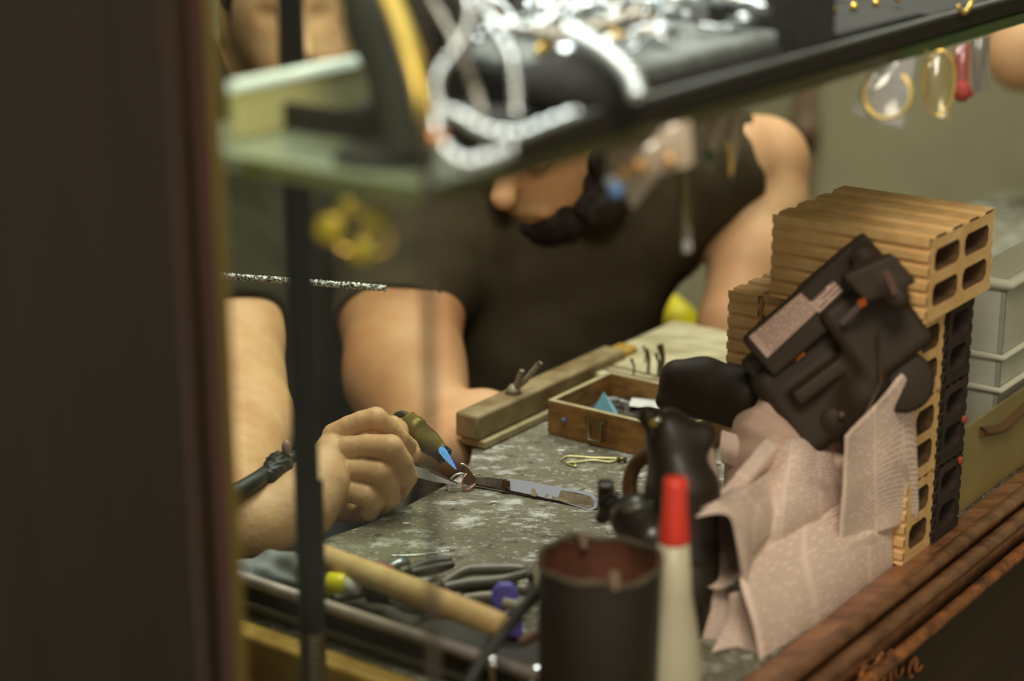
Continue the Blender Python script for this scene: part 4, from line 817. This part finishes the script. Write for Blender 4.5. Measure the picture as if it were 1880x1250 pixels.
hose = smooth_path([P(735, 790, 1.69), P(690, 800, 1.72), P(640, 815, 1.74), P(585, 830, 1.66), P(540, 842, 1.60), P(505, 858, 1.585), P(470, 882, 1.545), P(430, 905, 1.53), P(385, 930, 1.525), P(340, 1000, 1.52), P(320, 1110, 1.50)], 6)
obj('hose', tube(hose, .0068, 14), mat('black_hose', (40, 42, 40), .5), to)['label'] = 'black rubber hose'
obj('valve_knob', sdf([('e', P(512, 852, 1.575), (.012, .009, .010), None), ('c', P(512, 852, 1.57), P(494, 872, 1.56), .009, .008)], .001, .004, noise=((.0008, 600, 650, 700, 0),)), mat('black_hose', (40, 42, 40), .5), to)['label'] = 'black valve knob'
obj('bleed_screw', sdf([('e', P(526, 822, 1.57), (.004, .004, .0065), None)], .0007, .002), mat('pinkish_grey_plastic', (150, 118, 112), .4), to)['label'] = 'small pinkish-grey cap'
# flame: emitting cone, brightest blue core
def flame(name, a, b, r0, col, st, al):
    m = bpy.data.materials.new(name); m.use_nodes = True; nt = m.node_tree; nt.nodes.clear(); N = nt.nodes.new; L = nt.links.new
    e = N('ShaderNodeEmission'); e.inputs[0].default_value = srgb(col); e.inputs[1].default_value = st; t = N('ShaderNodeBsdfTransparent'); x = N('ShaderNodeMixShader'); x.inputs[0].default_value = al
    L(t.outputs[0], x.inputs[1]); L(e.outputs[0], x.inputs[2]); ou = N('ShaderNodeOutputMaterial'); L(x.outputs[0], ou.inputs[0])
    return obj(name, lathe(a, b, [(0, r0*.6), (.1, r0), (.45, r0*.85), (.8, r0*.4), (1, .0002)], 20), m, to)
fa = P(802, 816, 1.655); fb = P(847, 866, 1.664)
flame('flame_core', P(808, 822, 1.658), P(838, 862, 1.662), .0032, (110, 190, 240), .95, .65)['label'] = 'blue flame'
flame('flame_tip', P(818, 835, 1.658), fb, .0034, (130, 80, 120), .35, .25)['label'] = 'faint violet outer flame'

# held steel tweezers
tw = thing('tweezers', P(800, 875, 1.655), 'pointed bright steel tweezers held in the fist, gripping the ring', 'tweezers')
def blade(pts_top, pts_bot, d0, d1, th, x0_, x1_, tilt=0):
    f_ = lambda x, y: P(x, y, d0+(d1-d0)*(x-x0_)/(x1_-x0_))
    g_ = lambda x, y: f_(x, y)+FW*tilt*min(1, max(0, (902+(x-930)*.235-y)/22.))
    return prism([g_(x, y) for x, y in pts_top]+[g_(x, y) for x, y in reversed(pts_bot)], FW*th)
obj('blade', blade([(690, 826), (755, 854), (786, 862), (790, 868), (838, 888)], [(690, 846), (757, 874), (800, 885), (838, 890.5)], 1.625, 1.662, .0012, 690, 838), steel, tw, False)
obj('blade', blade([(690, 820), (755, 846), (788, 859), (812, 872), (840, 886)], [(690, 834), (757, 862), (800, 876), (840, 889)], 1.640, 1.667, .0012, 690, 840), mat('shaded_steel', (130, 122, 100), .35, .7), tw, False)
# cross-lock tweezers on the bench
t2 = thing('locking_tweezers', P(990, 930, 1.65), 'worn steel locking tweezers with rounded end lying on the bench', 'tweezers')
X0, X1, d0, d1 = 868, 1100, 1.672, 1.622
worn = mat('worn_coating', (170, 170, 182), .45, .1); bare = mat('bare_worn_metal', (128, 112, 84), .55, .3, col2=(100, 84, 60), scale=120)
obj('handle', blade([(931, 880), (945, 881), (1010, 893), (1060, 901), (1085, 907), (1095, 914), (1099, 923)], [(930, 899), (960, 905), (1020, 918), (1060, 930), (1085, 937), (1095, 933), (1098, 928)], d0, d1, .0022, X0, X1, .008), worn, t2, 'auto')
fz = lambda x, y, e=-.0007: P(x, y, d0+(d1-d0)*(x-X0)/(X1-X0)+e+.008*min(1, max(0, (902+(x-930)*.235-y)/22.)))
patch = [(1026, 899), (1062, 905), (1084, 911), (1092, 920), (1090, 929), (1080, 932), (1055, 925), (1012, 916), (1014, 908), (1006, 903)]
obj('worn_patch', prism([fz(x, y) for x, y in patch], FW*.0005), bare, t2, False)['label'] = 'brown worn patch'
def spot(px): obj('worn_spot', prism([fz(x, y) for x, y in px], FW*.0005), bare, t2, False)['label'] = 'brown worn spot'
spot([(976, 896), (984, 897), (983, 904), (988, 907), (984, 912), (974, 909)])
spot([(999, 900), (1009, 902), (1012, 908), (1004, 910), (1006, 916), (998, 914), (1002, 907)])
obj('gripping_jaw', blade([(868, 876), (900, 877), (931, 881)], [(868, 888), (900, 893), (930, 902)], d0, d1, .0030, X0, X1, .005), steel_dark, t2, False)['label'] = 'heat-darkened jaw'
obj('rivet', blade([(922, 881), (936, 883), (937, 892), (926, 898), (920, 900)], [(921, 900.5), (928, 901), (936, 898)], d0-.001, d1-.001, .004, X0, X1), mat('brown_rivet', (92, 70, 50), .5, .4), t2, False)
obj('lower_blade', blade([(872, 888), (960, 904), (1050, 926), (1085, 935)], [(872, 891), (960, 908), (1050, 930), (1085, 938)], d0+.002, d1+.002, .0035, X0, X1), steel_dark, t2, False)
# ring being soldered
rg = thing('silver_ring', P(845, 890, 1.672), 'open silver ring with a leaf-shaped head being soldered', 'ring')
bp_ = smooth_path([P(831, 912, 1.668), P(825, 905, 1.668), P(823, 894, 1.668), P(827, 881, 1.667), P(836, 872, 1.667), P(848, 869, 1.668), P(856, 874, 1.670)], 8)
obj('band', tube(bp_, .0026, 10, flat=.35, upv=(.2, .35, .9)), mat('ring_silver', (226, 222, 214), .3, .4), rg)
obj('band_curl', tube(smooth_path([P(858, 868, 1.668), P(850, 880, 1.665), P(850, 893, 1.664), P(858, 899, 1.664), P(870, 892, 1.668), P(872, 884, 1.67)], 8), .0009, 8), mat('pink_silver', (200, 160, 140), .3, .9), rg)
leaf = [P(x, y, 1.667) for x, y in ((848, 852), (856, 854), (866, 864), (872, 876), (870, 888), (860, 892), (848, 886), (851, 870), (852, 860))]
o = obj('leaf_head', prism(leaf, FW*.0014), mat('dark_silver', (110, 88, 76), .3, .9), rg, 'auto'); bevel(o, .0004)
obj('leaf_tip', tube(smooth_path([P(846, 851, 1.666), P(853, 853, 1.6655), P(862, 860, 1.666), P(870, 872, 1.666)], 5), .0007, 8), mat('bright_rim_silver', (230, 216, 204), .2, 1), rg)

# ================================================================== PEOPLE
# ---- person at the left: holds the tweezers; upper arm, forearm and fist in view
pB = thing('person', P(470, 700, 2.1)*np.array([1, 1, 0])+Z*FL, 'person in black short sleeves at the left, fist holding tweezers on the bench', 'person')
hand = []
kf = .0010
def fing(pts): return chain(pts, kf)
arm = chain([(300, 150, 2.12, .055), (395, 380, 2.02, .052), (428, 620, 1.92, .047), (448, 780, 1.80, .045), (410, 940, 1.64, .043)], .02)
arm += chain([(418, 945, 1.62, .042), (440, 975, 1.57, .033), (465, 968, 1.56, .0295), (545, 930, 1.578, .0285), (588, 892, 1.598, .0255)], .015)
palm = [('c', P(588, 878, 1.600), P(618, 806, 1.618), .0215, .0118, .008), ('c', P(588, 882, 1.60), P(614, 836, 1.610), .022, .0122, .008), ('c', P(588, 888, 1.60), P(612, 866, 1.607), .022, .0118, .008), ('c', P(590, 898, 1.60), P(608, 896, 1.608), .021, .0112, .006),
        ('c', P(600, 925, 1.614), P(636, 936, 1.622), .0140, .010, .006), ('c', P(600, 880, 1.63), P(670, 850, 1.650), .020, .016, .010)]
hand += fing([(616, 800, 1.618, .0112), (640, 784, 1.614, .0092), (664, 774, 1.611, .0090), (690, 769, 1.609, .0099), (712, 784, 1.617, .0083), (734, 804, 1.626, .0080), (750, 817, 1.640, .0068)])
hand += fing([(612, 832, 1.610, .0112), (640, 822, 1.605, .0096), (676, 818, 1.598, .0094), (717, 822, 1.590, .0108), (736, 848, 1.597, .0096), (745, 874, 1.606, .0098), (733, 900, 1.628, .0082)])
hand += fing([(611, 866, 1.607, .0112), (638, 862, 1.602, .0095), (668, 862, 1.597, .0092), (700, 868, 1.591, .0104), (713, 890, 1.598, .0090), (716, 912, 1.605, .0090), (700, 930, 1.625, .0080)])
hand += fing([(610, 898, 1.608, .0108), (640, 900, 1.601, .0098), (675, 909, 1.595, .0103), (684, 922, 1.60, .0093), (676, 938, 1.606, .0088), (652, 944, 1.622, .0078)])
thumb = chain([(640, 862, 1.655, .015), (695, 835, 1.662, .0115), (728, 815, 1.655, .0100), (748, 824, 1.650, .0088), (757, 834, 1.648, .0076)], .005)
torsoB = [('c', P(330, 330, 2.2), P(470, 350, 2.25), .09, .09, .05), ('c', P(400, 400, 2.22), P(430, 800, 2.35), .12, .13, .05), ('c', P(470, 120, 2.16), P(450, 320, 2.22), .05, .06, .04)]
hc = P(548, 20, 2.10)
headB = [('e', hc+Z*.01, (.076, .092, .105), None, .03), ('e', hc+np.array([.01, -.055, -.055]), (.045, .045, .05), None, .03), ('c', hc+np.array([.008, -.085, .0]), hc+np.array([.012, -.105, -.03]), .009, .014, .012), ('c', hc+np.array([-.02, .03, -.05]), P(468, 230, 2.2), .055, .056, .03),
         ('e-', hc+np.array([-.028, -.098, .008]), (.016, .014, .010), None, .012), ('e-', hc+np.array([.040, -.093, .008]), (.016, .014, .010), None, .012), ('c', hc+np.array([-.012, -.092, -.062]), hc+np.array([.030, -.090, -.062]), .006, .006, .006), ('e', hc+np.array([-.077, .0, -.005]), (.010, .018, .030), None, .008), ('e', hc+np.array([.079, .0, -.005]), (.010, .018, .030), None, .008)]
wc = P(575, 895, 1.592); wd_ = P(620, 870, 1.61)-P(560, 915, 1.585); wd_ /= np.linalg.norm(wd_)
fore = arm[-2:]
fine = sdf([q for q in fore]+palm+thumb+hand, .0010, .012, cuts=((wc-wd_*.012, -wd_),))
coarse = sdf(torsoB+headB+arm, .0030, .015)
vf = join((fine[0], fine[1]), (coarse[0], coarse[1])); v_, f_ = vf
o = obj('body', (v_, f_), skin, pB); relax(o, 1, .5)
# thumb nail
nail_m = mat('nail', (226, 196, 170), .3)
nd, nx, ny = axes_of(P(757, 836, 1.648)-P(746, 820, 1.650))
v_, f_ = sdf([('e', P(750, 824, 1.6415), (.0062, .0045, .0018), [nd, np.cross(nd, FW)/np.linalg.norm(np.cross(nd, FW)), FW])], .0005, .001); obj('nail', (v_, f_), nail_m, pB)
# clothes and hair of person at the left
hemB = P(470, 598, 1.94); adir = P(460, 720, 1.85)-P(440, 500, 1.98)
shB = [('c', P(300, 170, 2.13), P(395, 390, 2.03), .078, .074, .03), ('cf', P(395, 370, 2.03), P(430, 606, 1.935), .072, .062, .02), ('c', P(330, 330, 2.2), P(500, 350, 2.26), .115, .115, .06), ('c', P(470, 440, 2.24), P(500, 960, 2.40), .14, .15, .06)]
obj('shirt', sdf(shB, .005, .04, noise=((.004, 34, 30, 26, .5), (.002, 70, 60, 66, 1.))), grey_cloth, pB)['label'] = 'black short-sleeved shirt'
obj('hair', sdf([('e', hc+Z*.035+np.array([.0, .012, 0]), (.086, .098, .098), None), ('e-', hc+np.array([0, -.10, -.035]), (.09, .075, .085), None, .01), ('e', hc+np.array([.07, .0, .03]), (.028, .06, .05), None)], .003, .01, noise=((.003, 160, 170, 150, 0),)), hair_m, pB)
lgB = [('c', P(420, 930, 2.38), P(380, 1050, 1.95), .085, .075, .04), ('c', P(380, 1050, 1.95), np.array([P(380, 1050, 1.95)[0], P(380, 1050, 1.95)[1]+.06, FL+.09]), .065, .05, .04), ('c', P(520, 930, 2.40), P(540, 1080, 2.0), .085, .075, .04), ('c', P(540, 1080, 2.0), np.array([P(540, 1080, 2.0)[0], P(540, 1080, 2.0)[1]+.06, FL+.09]), .065, .05, .04), ('e', P(480, 950, 2.4), (.15, .13, .12), None, .05)]
obj('trousers', sdf(lgB, .008, .03), denim, pB)
for px in (380, 540):
    q = P(px, 1060, 1.97); q = np.array([q[0], q[1]+.06, FL+.036]); obj('shoe', sdf([('c', q, q+np.array([0, -.17, -.008]), .035, .026)], .006, .02), black_mat, pB)

# ---- person at the middle: bowed head, black T-shirt, torch hand
pA = thing('person', P(1000, 800, 2.2)*np.array([1, 1, 0])+Z*FL, 'person in black T-shirt bowed over the bench, left elbow raised at the right', 'person')
armR = chain([(770, 420, 2.05, .060), (735, 560, 1.985, .0615), (744, 690, 1.93, .0575), (785, 790, 1.88, .046)], .02)
armR += [('c', P(785, 800, 1.88), P(885, 792, 1.865), .040, .036, .012), ('c', P(885, 795, 1.86), P(800, 838, 1.80), .038, .031, .02), ('c', P(800, 838, 1.80), P(735, 832, 1.735), .031, .024, .02)]
handA = [('c', P(735, 832, 1.735), P(700, 812, 1.71), .024, .022, .012)]
for i in range(4):
    zz = 1.705+.004*i; yy = 790+13*i
    handA += chain([(700, yy+8, 1.715, .011), (722, yy-4, 1.69+.004*i, .0092), (738, yy+2, 1.675+.006*i, .0085), (730, yy+8, 1.66+.012*i, .0075)], .003)
handA += chain([(690, 812, 1.70, .012), (700, 790, 1.68, .010), (722, 780, 1.668, .0085)], .005)
armL = chain([(1235, 320, 2.14, .060), (1330, 300, 2.17, .055), (1398, 300, 2.20, .0505), (1400, 380, 2.19, .048), (1378, 480, 2.155, .0445), (1346, 600, 2.11, .037), (1325, 700, 2.08, .028), (1318, 730, 2.06, .026)], .015)
handL = chain([(1318, 730, 2.06, .024), (1310, 770, 2.03, .020)], .01)
for i in range(4): handL += chain([(1300+i*8, 770, 2.02, .010), (1294+i*9, 795, 1.985, .009), (1294+i*9, 815, 1.975, .008)], .003)
handL += chain([(1300, 755, 2.03, .012), (1285, 785, 2.0, .009)], .005)
torsoA = [('c', P(830, 440, 2.12), P(1180, 400, 2.2), .085, .085, .05), ('c', P(990, 470, 2.2), P(990, 840, 2.35), .11, .12, .05)]
hA = P(1010, 205, 2.02)
fwd = np.array([-.48, -.74, -.48]); fwd /= np.linalg.norm(fwd); rt_ = np.cross(fwd, Z); rt_ /= np.linalg.norm(rt_); up_ = np.cross(rt_, fwd)
def hpt(x, y, z): return hA+rt_*x+fwd*y+up_*z
HM = [rt_, fwd, up_]
headA = [('e', hpt(0, -.005, .015), (.078, .098, .108), HM, .03), ('e', hpt(0, .045, -.06), (.050, .050, .055), HM, .03), ('c', hpt(0, .088, .012), hpt(0, .112, -.022), .008, .014, .012), ('e-', hpt(-.034, .100, .012), (.018, .016, .012), HM, .012), ('e-', hpt(.034, .100, .012), (.018, .016, .012), HM, .012),
         ('e', hpt(-.033, .080, .010), (.013, .013, .012), HM, .004), ('e', hpt(.033, .080, .010), (.013, .013, .012), HM, .004), ('c', hpt(-.022, .088, -.058), hpt(.022, .088, -.058), .007, .007, .006), ('e', hpt(-.078, -.01, -.01), (.010, .018, .031), HM, .006), ('e', hpt(.078, -.01, -.01), (.010, .018, .031), HM, .006),
         ('c', hpt(0, -.04, -.07), P(1040, 330, 2.17), .056, .060, .03), ('c', P(1040, 330, 2.17), P(1000, 430, 2.2), .06, .08, .04)]
v_, f_ = sdf(torsoA+headA+armR+handA+armL+handL, .0034, .015)
o = obj('body', (v_, f_), skin_b, pA); relax(o, 2, .5)
hemR = P(732, 598, 1.97); hemL = P(1352, 300, 2.18)
shA = [('c', P(850, 400, 2.13), P(1190, 350, 2.2), .10, .10, .05), ('c', P(800, 400, 2.08), P(742, 500, 2.01), .085, .078, .03), ('cf', P(742, 480, 2.02), P(732, 598, 1.968), .077, .0665, .01), ('c', P(1200, 330, 2.15), P(1290, 300, 2.17), .085, .072, .03), ('cf', P(1280, 305, 2.165), P(1352, 300, 2.185), .068, .064, .01),
       ('c', P(960, 460, 2.16), P(960, 640, 2.20), .13, .13, .06), ('c', P(960, 640, 2.20), P(985, 900, 2.34), .13, .135, .06), ('c', P(1080, 440, 2.17), P(1040, 600, 2.2), .085, .08, .06)]
o = obj('t_shirt', sdf(shA, .0045, .04, noise=((.0035, 30, 34, 28, 1.5), (.002, 66, 74, 62, .3))), black_cloth, pA); o['label'] = 'black short-sleeved T-shirt'
obj('hair', sdf([('e', hpt(0, -.02, .04), (.088, .102, .100), HM), ('e-', hpt(0, .115, -.03), (.09, .07, .09), HM, .01), ('e', hpt(.0, -.06, -.02), (.080, .06, .07), HM), ('e', hpt(-.066, -.005, -.035), (.026, .05, .055), HM), ('e', hpt(-.055, .03, -.075), (.03, .04, .03), HM)], .003, .01, noise=((.003, 160, 170, 150, 0),)), hair_m, pA)
obj('beard', sdf([('e', hpt(0, .050, -.078), (.053, .052, .045), HM), ('e-', hpt(0, .095, -.030), (.046, .05, .042), HM, .008), ('e', hpt(.052, .015, -.05), (.018, .04, .035), HM), ('e', hpt(-.052, .015, -.05), (.018, .04, .035), HM)], .003, .008, noise=((.002, 190, 200, 180, 0),)), hair_m, pA)['label'] = 'short dark beard'
lgA = [('c', P(920, 930, 2.34), P(880, 1150, 2.0), .085, .075, .04), ('c', P(880, 1150, 2.0), np.array([P(880, 1150, 2.0)[0], P(880, 1150, 2.0)[1]+.05, FL+.09]), .065, .05, .04), ('c', P(1060, 930, 2.34), P(1110, 1150, 2.0), .085, .075, .04), ('c', P(1110, 1150, 2.0), np.array([P(1110, 1150, 2.0)[0], P(1110, 1150, 2.0)[1]+.05, FL+.09]), .065, .05, .04), ('e', P(990, 950, 2.36), (.16, .13, .12), None, .05)]
obj('trousers', sdf(lgA, .008, .03), denim, pA)
for px in (880, 1110):
    q = P(px, 1150, 2.0); q = np.array([q[0], q[1]+.05, FL+.036]); obj('shoe', sdf([('c', q, q+np.array([0, -.17, -.008]), .035, .026)], .006, .02), black_mat, pA)

# ---- person far right, only an elbow in frame
pC = thing('person', P(1990, 400, 2.6)*np.array([1, 1, 0])+Z*FL, 'person beyond the right edge, only a blurred bent elbow showing top right', 'person')
bC = P(2230, 60, 2.75)
body = [('c', bC+np.array([.02, .05, .05]), np.array([bC[0]+.03, bC[1]+.05, bC[2]-.5]), .13, .13, .06), ('c', bC+np.array([-.04, 0, .16]), P(1878, 85, 2.6), .05, .045, .03), ('c', P(1876, 110, 2.6), bC+np.array([.0, -.18, -.05]), .042, .03, .02), ('c', bC+Z*.18, bC+Z*.30, .05, .05, .03), ('e', bC+Z*.40, (.078, .092, .115), None, .03),
        ('c', bC+np.array([0, -.09, .39]), bC+np.array([0, -.105, .37]), .008, .013, .01)]
q = bC+np.array([.0, -.18, -.05])
for i in range(4): body.append(('c', q+np.array([.01*i-.01, 0, -.01]), q+np.array([.012*i+.005, -.07, -.02]), .011, .008, .004))
body.append(('c', q+np.array([-.015, 0, 0]), q+np.array([-.03, -.05, .01]), .011, .008, .004))
obj('body', sdf(body, .006, .02), skin_b, pC)
obj('shirt', sdf([('c', bC+np.array([.02, .05, .06]), np.array([bC[0]+.03, bC[1]+.05, bC[2]-.55]), .15, .15, .06), ('c', bC+np.array([.0, .02, .14]), bC+np.array([-.05, 0, .10]), .075, .07, .03)], .008, .03), mat('brown_shirt', (110, 78, 50), .9), pC)
obj('trousers', sdf([('c', np.array([bC[0]-.05, bC[1]+.05, bC[2]-.55]), np.array([bC[0]-.06, bC[1]+.05, FL+.08]), .09, .06), ('c', np.array([bC[0]+.11, bC[1]+.05, bC[2]-.55]), np.array([bC[0]+.12, bC[1]+.05, FL+.08]), .09, .06)], .01, .03), denim, pC)
for dx in (-.06, .12):
    q = np.array([bC[0]+dx, bC[1]+.05, FL+.036]); obj('shoe', sdf([('c', q, q+np.array([0, -.17, -.008]), .035, .026)], .006, .02), black_mat, pC)

# ================================================================== BACKGROUND BITS BETWEEN BODY AND ARM
yb = P(1255, 625, 2.55); tag(obj('yellow_bag', sdf([('e', yb, (.028, .05, .062), [RT*.94+Z*.34, np.array([0, 1., 0]), Z*.94-RT*.34]), ('c', yb-Z*.05, yb-Z*.2, .05, .07)], .005, .03, noise=((.003, 60, 80, 70, .1),)), mat('yellow_vinyl', (206, 190, 22), .5)), 'bright yellow bag low between the torso and the raised arm', 'bag')
gs = P(1150, 640, 2.6); tag(obj('grey_bag', sdf([('e', gs, (.05, .05, .07), None), ('c', gs-Z*.04, gs-Z*.22, .06, .09)], .006, .03, noise=((.004, 60, 50, 70, .1),)), mat('dark_grey_vinyl', (66, 72, 62), .6)), 'dark grey bag beside the yellow bag behind the bowed person', 'bag')
ct = thing('low_cabinet', P(1230, 700, 2.75)*np.array([1, 1, 0])+Z*FL, 'low grey-brown cabinet carrying the bags behind the bowed person', 'cabinet')
zt_ = min(yb[2]-.27, gs[2]-.31); cx = P(1220, 700, 2.7)
obj('carcass', wbox(cx[0]-.35, cx[0]+.45, cx[1]-.25, cx[1]+.15, FL, zt_), mat('cabinet_paint', (110, 104, 84), .7), ct, False); obj('door', wbox(cx[0]-.33, cx[0]+.03, cx[1]-.262, cx[1]-.251, FL+.03, zt_-.03), mat('cabinet_paint', (110, 104, 84), .7), ct, False); obj('door', wbox(cx[0]+.06, cx[0]+.43, cx[1]-.262, cx[1]-.251, FL+.03, zt_-.03), mat('cabinet_paint', (110, 104, 84), .7), ct, False)
tag(obj('pink_cloth', tube(smooth_path([P(1196, 440, 2.5), P(1186, 500, 2.5), P(1172, 580, 2.5), P(1165, 680, 2.5), P(1165, 800, 2.52)], 6), [.010, .018, .022, .022, .02], 14, flat=.6), mat('dull_pink_cloth', (140, 84, 78), .9)), 'dull pink cloth hanging just right of the black T-shirt', 'cloth')
